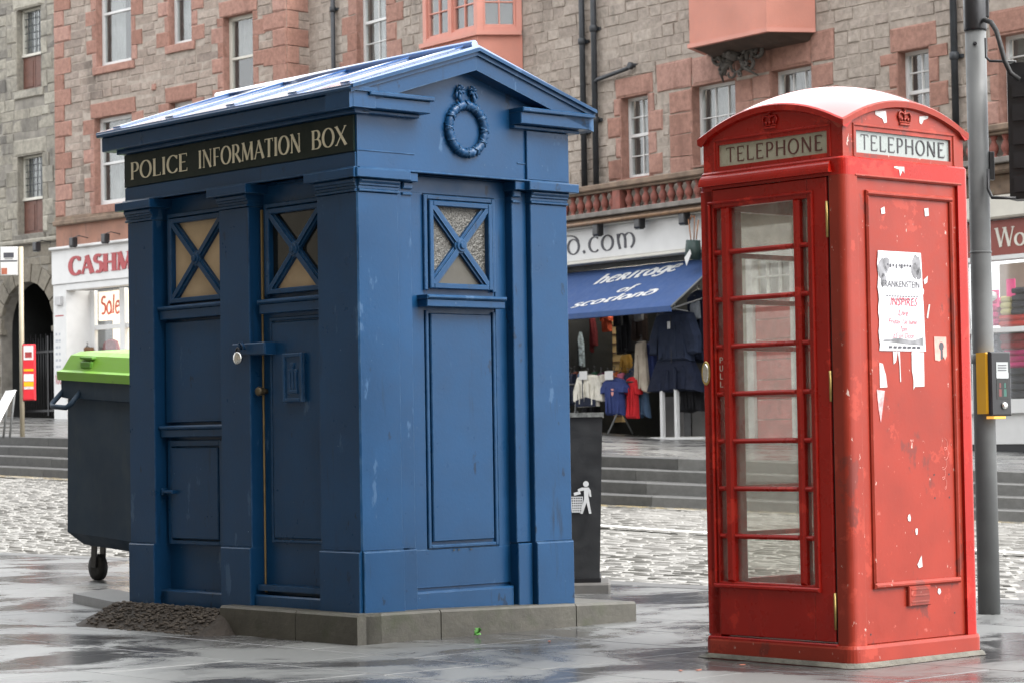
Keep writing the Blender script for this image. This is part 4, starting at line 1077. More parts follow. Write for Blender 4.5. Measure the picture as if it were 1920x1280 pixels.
# hanging things
x, z = RP.f(1301, 440, .5); p = RP.w(x, z, .5)
GBag = thing('golf_bag', 'dark green golf bag with clubs hanging at the white sign end', 'golf bag', p, RP.rz)
m = MB(); m.tube([(-.02, -.10, 0), (-.05, -.45, 0)], [.13, .15], 12); m.build('bag', surf('bottle_green', (.012, .03, .026), .6, .2, 5, 20, .1), GBag)
m = MB(); m.prism([(-.08, -.42), (.07, -.28), (.10, -.36), (-.03, -.56)], .155, .165); m.build('label', white, GBag)
m = MB(); m.tube([(-.08, -.10, 0), (-.14, .28, 0)], .012, 6); m.tube([(.0, -.1, 0), (.03, .34, 0)], .012, 6); m.tube([(.06, -.1, 0), (.13, .25, 0)], .012, 6); m.tube([(.03, .3, 0), (-.04, .34, .02), (-.06, .27, .02)], .014, 6); m.build('club', surf('wood_handle', (.3, .14, .07), .5, .2, 10, 10, 0), GBag)
def gpx(kind, name, label, px0, py0, px1, py1, mat, out, cat, th=.10):
    x0, z0 = RP.f(px0, (py0+py1)/2, out); x1, _ = RP.f(px1, (py0+py1)/2, out); _, zt = RP.f((px0+px1)/2, py0, out); _, zb = RP.f((px0+px1)/2, py1, out)
    w_ = (x1-x0); return garment(name, label, RP, (x0+x1)/2, zt, out, kind, mat, w_, zt-zb, cat, None, th)
navy = cloth('navy', (.022, .03, .055)); dnavy = cloth('dark_navy', (.012, .016, .032)); roy = cloth('royal', (.03, .045, .14)); iv = cloth('ivory', (.66, .63, .55)); rd = cloth('red', (.45, .02, .025)); bei = cloth('beige', (.36, .31, .25)); jean = cloth('denim', (.05, .085, .14)); mar = cloth('maroon2', (.10, .014, .016)); blk = cloth('black', (.012, .012, .014)); grn = cloth('grey', (.18, .18, .18))
J = gpx('jacket', 'jacket', 'navy zip jacket with white tag on a white hanger', 1220, 582, 1310, 677, navy, .3, 'jacket', .16)
m = MB(); m.fbox(-.09, -.01, -.34, -.2, .085, .092); m.build('price_tag', white, J)
m = MB(); m.fbox(-.006, .006, -.95, -.1, .08, .088); m.build('zip', black, J)
gpx('skirt', 'skirt', 'dark navy pleated skirt hanging below the navy zip jacket', 1216, 672, 1316, 735, dnavy, .25, 'skirt', .2)
gpx('cape', 'shirt', 'royal blue shirt hanging left of the navy skirt', 1213, 640, 1230, 730, roy, .2, 'shirt')
gpx('trousers', 'trousers', 'beige trousers hanging beside the royal blue shirt', 1188, 640, 1216, 735, bei, .32, 'trousers')
gpx('trousers', 'jeans', 'blue denim jeans hanging under the beige trousers', 1193, 728, 1218, 782, jean, .2, 'jeans')
T1 = gpx('jersey', 'rugby_shirt', 'white rugby shirt with navy hem band on the rack', 1075, 702, 1130, 762, iv, .45, 'shirt')
m = MB(); m.prism([(-.30, -.48), (0, -.42), (.30, -.48), (.30, -.60), (-.30, -.60)], .05, .065); m.build('hem_band', dnavy, T1); m = MB(); m.fbox(-.10, -.075, -.46, -.06, .05, .064); m.build('stripe', dnavy, T1)
T2 = gpx('tshirt', 'shirt', 'royal blue T-shirt with small pink badge on the rack', 1128, 708, 1176, 778, roy, .45, 'shirt')
m = MB(); m.prism([(-.02, -.2), (.05, -.2), (.05, -.3), (.015, -.34), (-.02, -.3)], .05, .062); m.build('badge', pink_st, T2)
gpx('tshirt', 'shirt', 'bright red T-shirt between the blue T-shirt and jeans', 1172, 706, 1200, 784, rd, .35, 'shirt')
gpx('cape', 'shirt', 'ivory shirt hanging behind the white rugby shirt', 1118, 702, 1136, 752, iv, .2, 'shirt')
gpx('cape', 'shirt', 'dark navy shirt at the left end of the clothes rack', 1060, 700, 1082, 760, dnavy, .3, 'shirt')
gpx('jersey', 'jacket', 'maroon jacket hanging high on the yellow slat wall', 1086, 590, 1116, 660, mar, -.9, 'jacket')
gpx('tshirt', 'shirt', 'orange red shirt hanging high beside the maroon jacket', 1126, 588, 1148, 622, cloth('orange', (.42, .07, .03)), -.8, 'shirt')
gpx('cape', 'bag', 'black satchel hanging right of the yellow slat wall', 1156, 582, 1188, 664, blk, -.6, 'bag')
gpx('cape', 'bag', 'dark brown bag hanging left of the navy zip jacket', 1186, 578, 1212, 640, cloth('dbrown', (.03, .02, .016)), -.5, 'bag')
gpx('jersey', 'jacket', 'dark quilted jacket at the right edge under the awning', 1290, 545, 1330, 680, navy, -.1, 'jacket', .16)
gpx('cape', 'poncho', 'mustard yellow poncho standing behind the clothes rack', 1162, 664, 1184, 698, cloth('mustard', (.45, .25, .05)), -.5, 'poncho')
gpx('cape', 'postcard_rack', 'pale rack of postcards at the left end of the shop', 1064, 622, 1092, 690, surf('postcards', (.35, .42, .45), .5, .8, 16, 10, 0), -.6, 'postcard rack')
gpx('cape', 'bag', 'black rucksack hanging high under the awning middle', 1150, 580, 1166, 612, blk, -.4, 'bag')
gpx('cape', 'hat', 'grey woollen hat hanging just left of the brown bag', 1190, 575, 1204, 602, grn, -.3, 'hat')
gpx('jersey', 'sweater', 'dark red sweater hanging at the far left under the awning', 1066, 600, 1086, 640, rd, -.8, 'sweater')
gpx('tshirt', 'shirt', 'navy shirt hanging behind the red T-shirt', 1176, 690, 1198, 760, navy, .1, 'shirt')
gpx('skirt', 'kilt', 'black kilt hanging low right of the display stand', 1276, 700, 1316, 772, blk, .1, 'kilt', .14)
gpx('trousers', 'trousers', 'black trousers hanging behind the rugby shirt', 1090, 730, 1124, 800, blk, .1, 'trousers')
gpx('cape', 'scarf', 'pale checked scarf hanging right of the navy zip jacket', 1296, 566, 1310, 600, cloth('pale_check', (.24, .26, .28)), .1, 'scarf')
# racks
x0, z0 = RP.f(1064, 690, .4); x1, _ = RP.f(1190, 690, .4); p = RP.w((x0+x1)/2, .98, .4)
RK = thing('clothes_rail', 'black clothes rail carrying shirts in front of the souvenir shop', 'clothes rail', (p.x, p.y, terr_z(p)), RP.rz)
hh = 2.02-terr_z(p); hw = (x1-x0)/2
m = MB(); m.tube([(-hw, hh, 0), (hw, hh, 0)], .018, 8); m.build('rail', black, RK)
for sx in (-.75, .55):
    m = MB(); m.tube([(hw*sx, 0, .3), (hw*sx, .45, .02), (hw*sx, hh, 0)], .016, 6); m.tube([(hw*sx, 0, -.3), (hw*sx, .45, -.02)], .016, 6); m.build('leg', steel, RK)
rail_cols = [('rust_brown', (.16, .05, .03), 'rust brown'), ('sky', (.12, .2, .3), 'pale blue'), ('white_c', (.45, .45, .43), 'plain white'), ('bottle', (.02, .07, .04), 'bottle green'), ('plum', (.10, .02, .06), 'plum'), ('charcoal2', (.03, .03, .035), 'charcoal'), ('orange2', (.40, .10, .03), 'orange'), ('pink2', (.45, .12, .18), 'pink'), ('navy2', (.02, .028, .06), 'ink blue'), ('sand', (.34, .27, .18), 'sand')]
for i, (nm, col, word) in enumerate(rail_cols):
    px = 1070+12.4*i
    gpx('cape', 'shirt', word+' shirt seen edge on along the crowded clothes rail', px, 697+(i % 3)*2, px+15, 745+7*(i % 4), cloth(nm, col), .08, 'shirt', .05)
for i, px in enumerate((1094, 1142)):
    x, z = RP.f(px, 704, .52); p = RP.w(x, z, .52); o = onebox('price_card', white, None, -.12, .12, -.07, .09, 0, .008, 0); o.location = p; o.rotation_euler = (0, 0, RP.rz)
    tag(o, ['white price card standing over the white rugby shirt', 'white price card standing over the blue T-shirt'][i], 'sign')
x0, z0 = RP.f(1243, 818, .4); x1, _ = RP.f(1270, 812, .2)
p = RP.w((x0+x1)/2, 0, .3); p.z = terr_z(p)
WR = thing('display_stand', 'white steel T-foot stand under the navy skirt', 'stand', p, RP.rz)
for sx in (-.2, .2):
    m = MB(); m.fbox(sx-.035, sx+.035, .03, 1.1, -.035, .035); m.build('leg', white, WR)
m = MB(); m.fbox(-.75, .95, 0, .045, -.04, .04); m.build('foot', white, WR)
# --- red door seen through the phone box
RD = thing('door', 'red panelled shop door in a white frame behind the phone box', 'door', RP.w(0, .82), RP.rz); zo = -.82
xl, _ = RP.f(1404, 600); xr, _ = RP.f(1486, 600)
m = MB(); m.fbox(2.0, xl-.0, .4+zo, 5.0+zo, -.3, .03, 0); m.fbox(xr+.14, 7.2, .4+zo, 5.0+zo, -.3, .03, 0); m.fbox(xl, xr+.14, 4.2+zo, 5.0+zo, -.3, .03, 0); sw_ = m.build('shop_wall', surf('beige_wall', (.22, .19, .155), .85, .2, 3, 30, .2), RB); sw_.location = (0, 0, -zo)
m = MB(); m.fbox(xl, xl+.16, .05, 4.2+zo, -.1, .06); m.fbox(xr, xr+.14, .05, 4.2+zo, -.1, .06); m.fbox(xl+.16, xr, 4.06+zo, 4.2+zo, -.1, .06); m.fbox(xl+.16, xr, 3.36+zo, 3.46+zo, -.1, .05); fr_ = m.build('frame', white, RD)
for k in range(7):
    h_ = (3.36+zo-.1)/7; m = MB(); m.fbox(xl+.165, xr-.005, .1+h_*k+.006, .1+h_*(k+1)-.006, -.08, .0, .01); m.build('board', doorred, RD)
m = MB(); ww = (xr-xl-.16)
for i in range(1, 3): m.fbox(xl+.16+ww*i/3-.015, xl+.16+ww*i/3+.015, 3.46+zo, 4.06+zo, -.06, .0)
m.fbox(xl+.16, xr, 3.745+zo, 3.775+zo, -.06, -.002); m.build('fanlight_bar', white, RD)
for i in range(3):
    for j in range(2):
        p = MB(); p.fbox(xl+.16+ww*i/3+.015, xl+.16+ww*(i+1)/3-.015, 3.46+.3*j+zo, 3.76+.3*j+zo, -.05, -.045, 0); p.build('pane', bpane, RD)
m = MB(); m.fbox(xl+.1, xr+.05, 3.3+zo, 4.2+zo, -.5, -.48, 0); m.build('room', room, RD)
# --- wool shop at the right edge
WS = thing('shopfront', 'cream shopfront with oxblood sign board lettered Wo', 'shop', RP.w(0, .7), RP.rz); zo = -.7
def wb(mat, name, *a): return onebox(name, mat, WS, *a)
wb(cream_w, 'cornice', 7.2, 10.2, 4.30+zo, 4.66+zo, -.05, .32, .03); wb(cornice_m, 'ledge', 7.2, 10.2, 4.66+zo, 5.0+zo, -.05, .22, .03)
fas = wb(wool_red, 'sign_board', 7.2, 10.2, 3.73+zo, 4.28+zo, -.05, .2, .005)
xw0, _ = RP.f(1868, 445, .2); xw1, _ = RP.f(1923, 445, .2)
m = MB(); letters(m, 'Wo', xw0, xw1, 3.86+zo, 4.16+zo, .201, .15, .06, .12, .02, 0, .008); m.build('lettering', cream_w, fas)
wb(white, 'window_head', 7.2, 10.2, 3.66+zo, 3.73+zo, -.05, .22); wb(white, 'sill', 7.2, 10.2, 1.28+zo, 1.50+zo, -.1, .14); wb(white, 'stall_riser', 7.2, 10.2, .80+zo, 1.28+zo, -.1, .08); wb(black, 'plinth', 7.2, 10.2, .3+zo, .80+zo, -.1, .06)
m = MB(); m.fbox(7.2, 10.2, 2.54+zo, 2.62+zo, -.04, .05); m.fbox(7.2, 7.5, 1.5+zo, 3.66+zo, -.05, .1); w = m.build('window', white, WS)
for c_, d_ in ((1.5, 2.54), (2.62, 3.66)):
    p = MB(); p.fbox(7.5, 10.2, c_+zo, d_+zo, -.02, -.015, 0); p.build('pane', bpane, w)
wb(surf('pale_display', (.50, .46, .40), .9, .1, 3, 20, 0), 'display_back', 7.3, 10.2, 1.4+zo, 3.7+zo, -1.0, -.95, 0); m = MB(); m.fbox(7.4, 10.2, 2.54+zo, 2.6+zo, -.95, -.06, 0); m.fbox(7.4, 10.2, 1.45+zo, 1.5+zo, -.95, -.1, 0); m.build('shelf', white, WS)
pal = [('hotpink', (.55, .03, .16)), ('crimson', (.36, .02, .03)), ('charcoal', (.05, .05, .06)), ('lilacgrey', (.24, .24, .30)), ('scarlet', (.5, .04, .03)), ('straw', (.50, .42, .18))]
names = ['hot pink', 'crimson', 'charcoal', 'lilac grey', 'scarlet', 'straw yellow']
def stack(px0, px1, py0, py1, ci, where):
    x0, _ = RP.f(px0, py1, -.3); x1, _ = RP.f(px1, py1, -.3); _, z1 = RP.f(px0, py0, -.3); _, z0 = RP.f(px0, py1, -.3)
    p = RP.w((x0+x1)/2, z0, -.35); t = thing('folded_woollens', names[ci]+' folded woollens '+where, 'clothes', p, RP.rz, 'woollens in the right shop window')
    n = max(1, round((z1-z0)/.11)); h = (z1-z0)/n; wd = (x1-x0)/2
    for k in range(n):
        m = MB(); jx = random.uniform(-.015, .015); m.box(-wd+jx, wd+jx, -.18, .2, h*k+.004, h*(k+1)-.002, .03); m.build('fold', cloth(pal[ci][0], pal[ci][1]), t)
stack(1854, 1880, 560, 612, 0, 'heaped on the upper shelf next to the pole'); stack(1884, 1905, 556, 592, 5, 'on the upper shelf in the middle'); stack(1882, 1940, 592, 614, 4, 'lying along the front of the upper shelf'); stack(1905, 1940, 540, 592, 2, 'on the upper shelf at the right edge')
stack(1852, 1880, 628, 690, 3, 'hanging in the lower window next to the pole'); stack(1884, 1936, 626, 655, 1, 'high in the lower window'); stack(1890, 1936, 690, 748, 2, 'at the bottom of the lower window'); stack(1890, 1936, 656, 690, 0, 'in the middle of the lower window')
for i, (px, py) in enumerate(((1900, 540), (1870, 560))):
    x, z = RP.f(px, py, -.25); m = MB(); m.fbox(-.09, .09, -.14, .14, 0, .012, 0); o = m.build('price_card', emis('pink_card_glow', (.75, .06, .22), .1), None, RP.w(x, z, -.2), RP.rz); tag(o, ['pink price card standing tall in the wool shop window', 'small pink price card on the hot pink heap by the pole'][i], 'sign')  # card surface made to glow slightly
x, z = RP.f(1863, 556, -.2); m = MB(); m.lathe([(.02, -.08), (.07, -.06), (.09, 0), (.07, .06), (.02, .08)], (0, 0), 12); tag(m.build('bobble_hat', white, None, RP.w(x, z, -.2)), 'white round hat on the hot pink heap by the pole', 'hat')

# ================================================================== BUS STOP, A-BOARD
p = at_depth(42, 815, 41.8); p.z = terr_z(p)
BS = thing('bus_stop', 'bus stop pole with white flag sign and red timetable case', 'bus stop', p, .0)
k = 41.8/CAMF; hz = at_depth(42, 463, 41.8).z-p.z
m = MB(); m.tube([(0, 0, 0), (0, hz, 0)], .042, 12); m.build('pole', surf('cream_pole', (.34, .30, .22), .5, .1, 4, 20, 0), BS)
m = MB(); m.fbox(-.36, -.055, hz-.50, hz-.0, -.02, .02, .01); fl_ = m.build('flag_sign', white, BS)
m = MB(); m.fbox(-.30, -.12, hz-.19, hz-.1, .021, .024, 0); m.fbox(-.36, -.06, hz-.26, hz-.235, .021, .024, 0); m.fbox(-.28, -.14, hz-.215, hz-.205, .021, .024, 0); m.build('bus_symbol', ink, fl_)
m = MB(); m.fbox(-.34, -.24, hz-.48, hz-.37, .021, .024, 0); m.build('orange_mark', orange, fl_)
zt = at_depth(54, 645, 41.8).z-p.z; zb = at_depth(54, 750, 41.8).z-p.z
m = MB(); m.fbox(.02, .24, zb, zt, -.03, .06, .02); tc = m.build('timetable_case', surf('case_red', (.5, .02, .03), .4, .05, 8, 20, 0), BS)
H_ = zt-zb
for a, b, mt in ((.72, .97, white), (.34, .47, white), (.25, .33, yellow), (.20, .245, paper2), (.52, .56, yellow)):
    m = MB(); m.fbox(.045, .215, zb+H_*a, zb+H_*b, .061, .064, 0); m.build('notice', mt, tc)
m = MB(); m.fbox(.07, .19, zb+H_*.76, zb+H_*.86, .065, .067, 0); m.build('bus_picture', surf('bus_maroon', (.25, .03, .03), .5, .3, 20, 10, 0), tc)
m = MB(); m.fbox(.018, .05, zb-.02, zt+.02, -.04, .03); m.build('case_back', black, tc)
p = at_depth(10, 812, 41.0); p.z = terr_z(p)
AB_ = thing('a_board', 'white pavement A-board leaning open by the bus stop', 'sign board', p, math.radians(25))
m = MB(); ht = at_depth(27, 730, 41).z-p.z
m.add([m.map(*q) for q in ((-.35, 0, .28), (-.30, 0, .28), (.20, ht, 0), (.15, ht, 0), (-.35, 0, -.3), (-.30, 0, -.3), (.20, ht, -.6), (.15, ht, -.6))], [(0, 1, 2, 3), (4, 5, 6, 7), (0, 3, 7, 4), (1, 2, 6, 5), (0, 1, 5, 4), (3, 2, 6, 7)]); m.build('board', white, AB_)
m = MB(); m.tube([(.18, ht, -.05), (.08, 0, -.02)], .02, 8); m.tube([(.18, ht, -.5), (.08, 0, -.5)], .02, 8); m.build('leg', steel, AB_)
# ================================================================== POLICE BOX
PY = .8397
PO = Vector((-.7781, 12.1558, .159))
PB = thing('police_box', 'blue pedimented police box lettered POLICE INFORMATION BOX', 'police box', PO, -PY)
ML = lambda x, z, o: (x, -o, z)                 # left face: x runs from the far end (-2.15) to the corner (0)
MR = lambda x, z, o: (o, x, z)                  # right (gable) face: x runs from the corner (0) to 1.47
PL, PW = 2.15, 1.47
def pbx(fm, name, *a, parent=PB, mat=None): return onebox(name, mat or blue, parent, *a, fmap=fm)
# wall core set back behind the pilasters
m = MB(); m.box(-PL+.10, -.10, .10, PW-.1, -.05, 2.26, .002); m.build('wall', blue, PB)
m = MB(); m.box(-PL+.002, -.004, .002, PW-.002, 2.252, 2.64, .002); m.build('frieze', blue, PB)
def pilaster(fm, a, b, d0):
    m = MB(fm); m.fbox(a, b, .305, 2.135, d0, 0, .004); m.fbox(a-.0, b+.0, -.06, .300, d0, .014, .004)
    m.prism([(a, .3), (b, .3), (b, .306), (a, .306)], d0, .007); return m.build('pilaster', blue, PB)
def capital(fm, a, b, d0):
    m = MB(fm); m.fbox(a-.0, b+.0, 2.137, 2.150, d0, .012, .003); m.fbox(a, b, 2.150, 2.168, d0, .004, .003); m.fbox(a, b, 2.168, 2.182, d0, .012, .003); m.fbox(a, b, 2.182, 2.204, d0, .024, .008)
    m.fbox(a-.045, b+.045, 2.204, 2.252, d0, .052, .004); return m.build('capital', blue, PB)
# left face
CORN = .34
for a, b in ((-PL+.012, -PL+.27), (-1.225, -.95), (-CORN, -.004)): pilaster(ML, a, b, -.11)
for a, b in ((-PL-.0, -PL+.272), (-1.227, -.948)): capital(ML, a, b, -.11)
capital(ML, -CORN-.002, -.006, -.11)
# right face: paired strips either side
pilaster(MR, .004, .27, -.11); pilaster(MR, 1.195, PW-.004, -.11)
m = MB(MR); m.fbox(.271, .385, .305, 2.2, -.11, -.035, .004); m.fbox(.271, .385, -.06, .30, -.11, -.024, .004); m.fbox(1.09, 1.194, .305, 2.2, -.11, -.035, .004); m.fbox(1.09, 1.194, -.06, .30, -.11, -.024, .004); m.build('pilaster', blue, PB)
capital(MR, .006, .272, -.11); capital(MR, 1.193, PW, -.11)
for a, b in ((.32, .385), (1.09, 1.146)):
    m = MB(MR); m.fbox(a, b, 2.137, 2.150, -.11, -.023, .003); m.fbox(a, b, 2.168, 2.204, -.11, -.018, .006); m.fbox(a-.012, b+.012, 2.2045, 2.2515, -.11, .012, .004); m.build('capital', blue, PB)
# far and back sides, plain
m = MB(); m.box(-PL, -PL+.3, .9, PW-.005, -.06, 2.26); m.box(-1.25, -.95, PW-.12, PW, -.06, 2.26); m.box(-.3, -.004, PW-.12, PW, -.06, 2.26); m.build('rear_pilaster', blue, PB)
# entablature mouldings
m = MB(MR); m.fbox(.002, PW, 2.252, 2.262, -.05, .022, .003); m.fbox(.0, .38, 2.345, 2.353, -.05, .006, .002); m.fbox(1.10, PW, 2.345, 2.353, -.05, .006, .002); m.fbox(1.16, PW+.001, 2.263, 2.53, -.05, .018, .003); m.build('moulding', blue, PB)
m = MB(ML); m.fbox(-PL-.004, .004, 2.252, 2.262, -.05, .024, .003); m.fbox(-PL-.004, -.004, 2.262, 2.338, -.05, .006, .003); m.build('moulding', blue, PB)
# sign board
sb = pbx(ML, 'sign_board', -PL-.002, -.012, 2.342, 2.528, -.02, .010, .002, mat=bluesign)
for wd_, xa_, xb_ in (('POLICE', -2.085, -1.50), ('INFORMATION', -1.40, -.45), ('BOX', -.365, -.062)):
    m = MB(ML); letters(m, wd_, xa_, xb_, 2.381, 2.480, .0105, .14, .045, .10, .05, 0, .002); m.build('lettering', cream, sb)
# cornice: left eave, gable return blocks
m = MB(ML); m.fbox(-PL-.03, .045, 2.532, 2.552, -.05, .045, .004); m.fbox(-PL-.1, .10, 2.552, 2.632, -.05, .10, .006); m.fbox(-PL-.12, .115, 2.633, 2.655, -.05, .125, .006); m.build('cornice', blue, PB)
m = MB(MR)
for a, b in ((.003, .385), (1.05, PW+.06)):
    m = MB(MR); m.fbox(a, b+.0, 2.533, 2.551, -.06, .045, .004); m.fbox(a-.0, b+.03, 2.553, 2.615, -.06, .098, .004); m.fbox(a, b+.045, 2.616, 2.640, -.06, .118, .005); m.build('cornice_return', blue, PB)
# pediment
AP = .735; EZ, AZ = 2.650, 2.915
E0, E1 = -.118, PW+.118
m = MB(MR); m.prism([(0.003, 2.254), (PW-.003, 2.254), (PW-.003, 2.655), (AP, 2.86), (.003, 2.655)], -.12, .002); m.build('tympanum', blue, PB)
sl_ = (AZ-EZ)/(AP-E0)
def rake(mm, off0, off1, o0, o1, x_in=0):
    for sg in (-1, 1):
        e = E0 if sg < 0 else E1
        pts = [(e, EZ+off0), (AP, AZ+off0), (AP, AZ+off1), (e, EZ+off1)]
        mm.prism(pts if sg < 0 else pts, o0, o1)
m = MB(MR); rake(m, -.105, -.028, -.10, .098); rake(m, -.028, -.006, -.10, .112); rake(m, -.006, .012, -.10, .130); m.build('raking_cornice', blue, PB)
# roof: two slopes, rolled battens
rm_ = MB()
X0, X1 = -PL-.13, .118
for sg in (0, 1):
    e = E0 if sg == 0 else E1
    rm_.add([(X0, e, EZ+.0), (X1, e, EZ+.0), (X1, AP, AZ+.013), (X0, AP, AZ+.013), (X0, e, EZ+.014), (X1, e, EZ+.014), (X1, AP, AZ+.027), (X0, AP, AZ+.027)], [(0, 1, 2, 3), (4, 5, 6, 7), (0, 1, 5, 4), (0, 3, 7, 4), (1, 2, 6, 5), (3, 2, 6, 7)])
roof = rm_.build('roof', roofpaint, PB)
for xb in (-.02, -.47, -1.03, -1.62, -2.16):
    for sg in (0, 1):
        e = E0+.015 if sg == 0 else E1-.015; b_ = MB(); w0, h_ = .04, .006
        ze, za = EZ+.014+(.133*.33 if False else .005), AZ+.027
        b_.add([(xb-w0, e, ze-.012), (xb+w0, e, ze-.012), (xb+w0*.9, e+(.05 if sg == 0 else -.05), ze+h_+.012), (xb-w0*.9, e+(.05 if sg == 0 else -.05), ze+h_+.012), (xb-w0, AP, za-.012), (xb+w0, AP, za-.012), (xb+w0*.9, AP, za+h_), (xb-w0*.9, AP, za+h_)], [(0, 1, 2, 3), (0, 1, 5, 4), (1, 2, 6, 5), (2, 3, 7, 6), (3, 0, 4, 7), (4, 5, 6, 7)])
        b_.build('batten', roofshade, roof)
        b_ = MB(); q0 = [(xb-w0*.98, e+(.05 if sg == 0 else -.05), ze+h_+.013), (xb+w0*.98, e+(.05 if sg == 0 else -.05), ze+h_+.013), (xb+w0*.98, AP, za+h_+.001), (xb-w0*.98, AP, za+h_+.001)]  # separate top strip in the paler roof paint, for sky light on the batten
        b_.add([p for p in q0] + [(a, b, c+.008) for a, b, c in q0], [(0, 1, 2, 3), (4, 5, 6, 7), (0, 1, 5, 4), (1, 2, 6, 5), (2, 3, 7, 6), (3, 0, 4, 7)]); b_.build('batten_lit_top', roofpaint, roof)
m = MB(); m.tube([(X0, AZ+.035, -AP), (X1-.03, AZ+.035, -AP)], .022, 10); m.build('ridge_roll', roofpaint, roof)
# wreath
m = MB(MR)
ni, nj = 72, 8; vs = []; CW, CZ, RX, RZ = .733, 2.505, .124, .128
for i in range(ni):
    a = 2*PI*i/ni; sgm = (a/(2*PI)*12) % 1; rr = .021 + .004*math.sin(a*6)**2 + (.004 if sgm < .12 else 0) + .004*math.sin(a*36+1.5*math.sin(a*5))
    for j in range(nj):
        b = 2*PI*j/nj; q = rr*(1+.12*math.sin(3*b+a*24)); vs.append(m.map(CW+(RX+q*math.cos(b))*math.cos(a), CZ+(RZ+q*math.cos(b))*math.sin(a), .012+q*math.sin(b)))
m.add(vs, [(i*nj+j, ((i+1) % ni)*nj+j, ((i+1) % ni)*nj+(j+1) % nj, i*nj+(j+1) % nj) for i in range(ni) for j in range(nj)], True)
for k in range(12):
    a = 2*PI*k/12; c_ = (CW+RX*math.cos(a), CZ+RZ*math.sin(a)); t1 = (-math.sin(a), math.cos(a))
    for sg in (-1, 1): m.tube([(c_[0]-.027*math.cos(a)+sg*.012*t1[0], c_[1]-.027*math.sin(a)+sg*.012*t1[1], .02), (c_[0], c_[1], .039), (c_[0]+.027*math.cos(a)-sg*.012*t1[0], c_[1]+.027*math.sin(a)-sg*.012*t1[1], .02)], .005, 5)
m.build('wreath', blue, PB)
m = MB(MR)
for sg in (-1, 1):
    bx, bz = CW+sg*.042, CZ+.205
    for q in range(6):
        a = 2*PI*q/6+.4; m.tube([(bx, bz, .012), (bx+.018*math.cos(a), bz+.020*math.sin(a), .026), (bx+.027*math.cos(a+.5), bz+.029*math.sin(a+.5), .010)], [.006, .009, .004], 6)
    m.tube([(bx, bz-.01, .015), (bx+sg*.012, bz-.045, .022), (bx+sg*.002, bz-.07, .02)], [.009, .012, .006], 6)
    m.tube([(bx+sg*.02, bz, .015), (bx+sg*.032, bz-.03, .02), (bx+sg*.022, bz-.05, .01)], [.006, .008, .004], 6)
m.build('bow', blue, PB)
# windows with crossed bars
def xwindow(fm, x0, x1, z0, z1, rec, panes, name='window'):
    f = MB(fm); e = .028; o0, o1 = -rec-.03, -rec+.022
    f.fbox(x0, x0+e, z0, z1, o0, o1); f.fbox(x1-e, x1, z0, z1, o0, o1); f.fbox(x0+e, x1-e, z1-e, z1, o0, o1-.001); f.fbox(x0+e, x1-e, z0, z0+e, o0, o1-.001)
    f.fbox(x0-.03, x0-.006, z0-.01, z1+.03, o0, o1-.012); f.fbox(x1+.006, x1+.03, z0-.01, z1+.03, o0, o1-.012); f.fbox(x0-.006, x1+.006, z1+.006, z1+.03, o0, o1-.013)
    w = f.build(name, blue, PB)
    a0, a1, b0, b1 = x0+e, x1-e, z0+e, z1-e; cx, cz = (a0+a1)/2, (b0+b1)/2
    g = MB(fm)
    for k, (p, q) in enumerate((((a0, b0), (a1, b1)), ((a0, b1), (a1, b0)))):
        dx, dz = q[0]-p[0], q[1]-p[1]; L = math.hypot(dx, dz); nx, nz = -dz/L, dx/L
        for hw, oa, ob in ((.026, -rec-.015, -rec+.006), (.013, -rec+.006, -rec+.018)):
            ob += k*.001
            g.prism([(p[0]+nx*hw, p[1]+nz*hw), (p[0]-nx*hw, p[1]-nz*hw), (q[0]-nx*hw, q[1]-nz*hw), (q[0]+nx*hw, q[1]+nz*hw)], oa, ob)
    g.build('crossed_bars', blue, w)
    b = MB(fm); nn = 20
    for r_, oa, ob in ((.044, -rec-.01, -rec+.016), (.034, -rec+.016, -rec+.026), (.018, -rec+.026, -rec+.036)):
        b.prism([(cx+r_*math.cos(2*PI*i/nn), cz+r_*math.sin(2*PI*i/nn)) for i in range(nn)], oa, ob, .004)
    b.build('boss', blue, w)
    C = [(a0, b0), (a1, b0), (a1, b1), (a0, b1)]
    for k, mt in enumerate(panes):             # bottom, right, top, left
        p = MB(fm); o_ = -rec-.012; p.prism([C[k], C[(k+1) % 4], (cx, cz)], o_-.004, o_); p.build('pane', mt, w)
    return w
REC = .072
xwindow(ML, -1.80, -1.27, 1.655, 2.135, REC, (tan, tan, tan, tan))
darkp = surf('dark_glass', (.008, .009, .008), .12, .1, 3, 10, 0)
xwindow(MR, .535, .975, 1.66, 2.125, .085, (tan2, frost, frost, frost))
def sill(fm, x0, x1, zt, zb, out):
    m = MB(fm); m.fbox(x0, x1, zt-.022, zt, -.10, out, .008); m.fbox(x0+.006, x1-.006, zb, zt-.023, -.10, out-.014, .004); return m.build('sill', blue, PB)
sill(ML, -1.878, -1.235, 1.640, 1.565, -.02); sill(MR, .462, 1.02, 1.622, 1.560, .0)
sill(ML, -1.878, -1.24, .968, .903, -.02)
# left bay: plain panel and hatch
m = MB(ML); m.fbox(-1.86, -1.245, .985, 1.55, -.10, -.066, .004); m.build('panel', blue, PB)
m = MB(ML)
for a, b, c_, d_ in ((-1.85, -1.815, .30, .885), (-1.345, -1.31, .30, .885), (-1.815, -1.345, .85, .885), (-1.815, -1.345, .30, .325)): m.fbox(a, b, c_, d_, -.10, -.066, .004)
m.build('hatch_frame', blue, PB)
h_ = pbx(ML, 'hatch', -1.808, -1.352, .333, .843, -.10, -.060, .005)
m = MB(ML); m.fbox(-1.85, -1.755, .585, .605, -.066, -.028, .006); m.fbox(-1.87, -1.85, .575, .615, -.066, -.03, .005); m.build('bolt', blue, h_)
m = MB(ML); m.fbox(-1.95, -1.22, -.12, .045, -.12, -.035, .008); m.build('base_board', blue, PB)
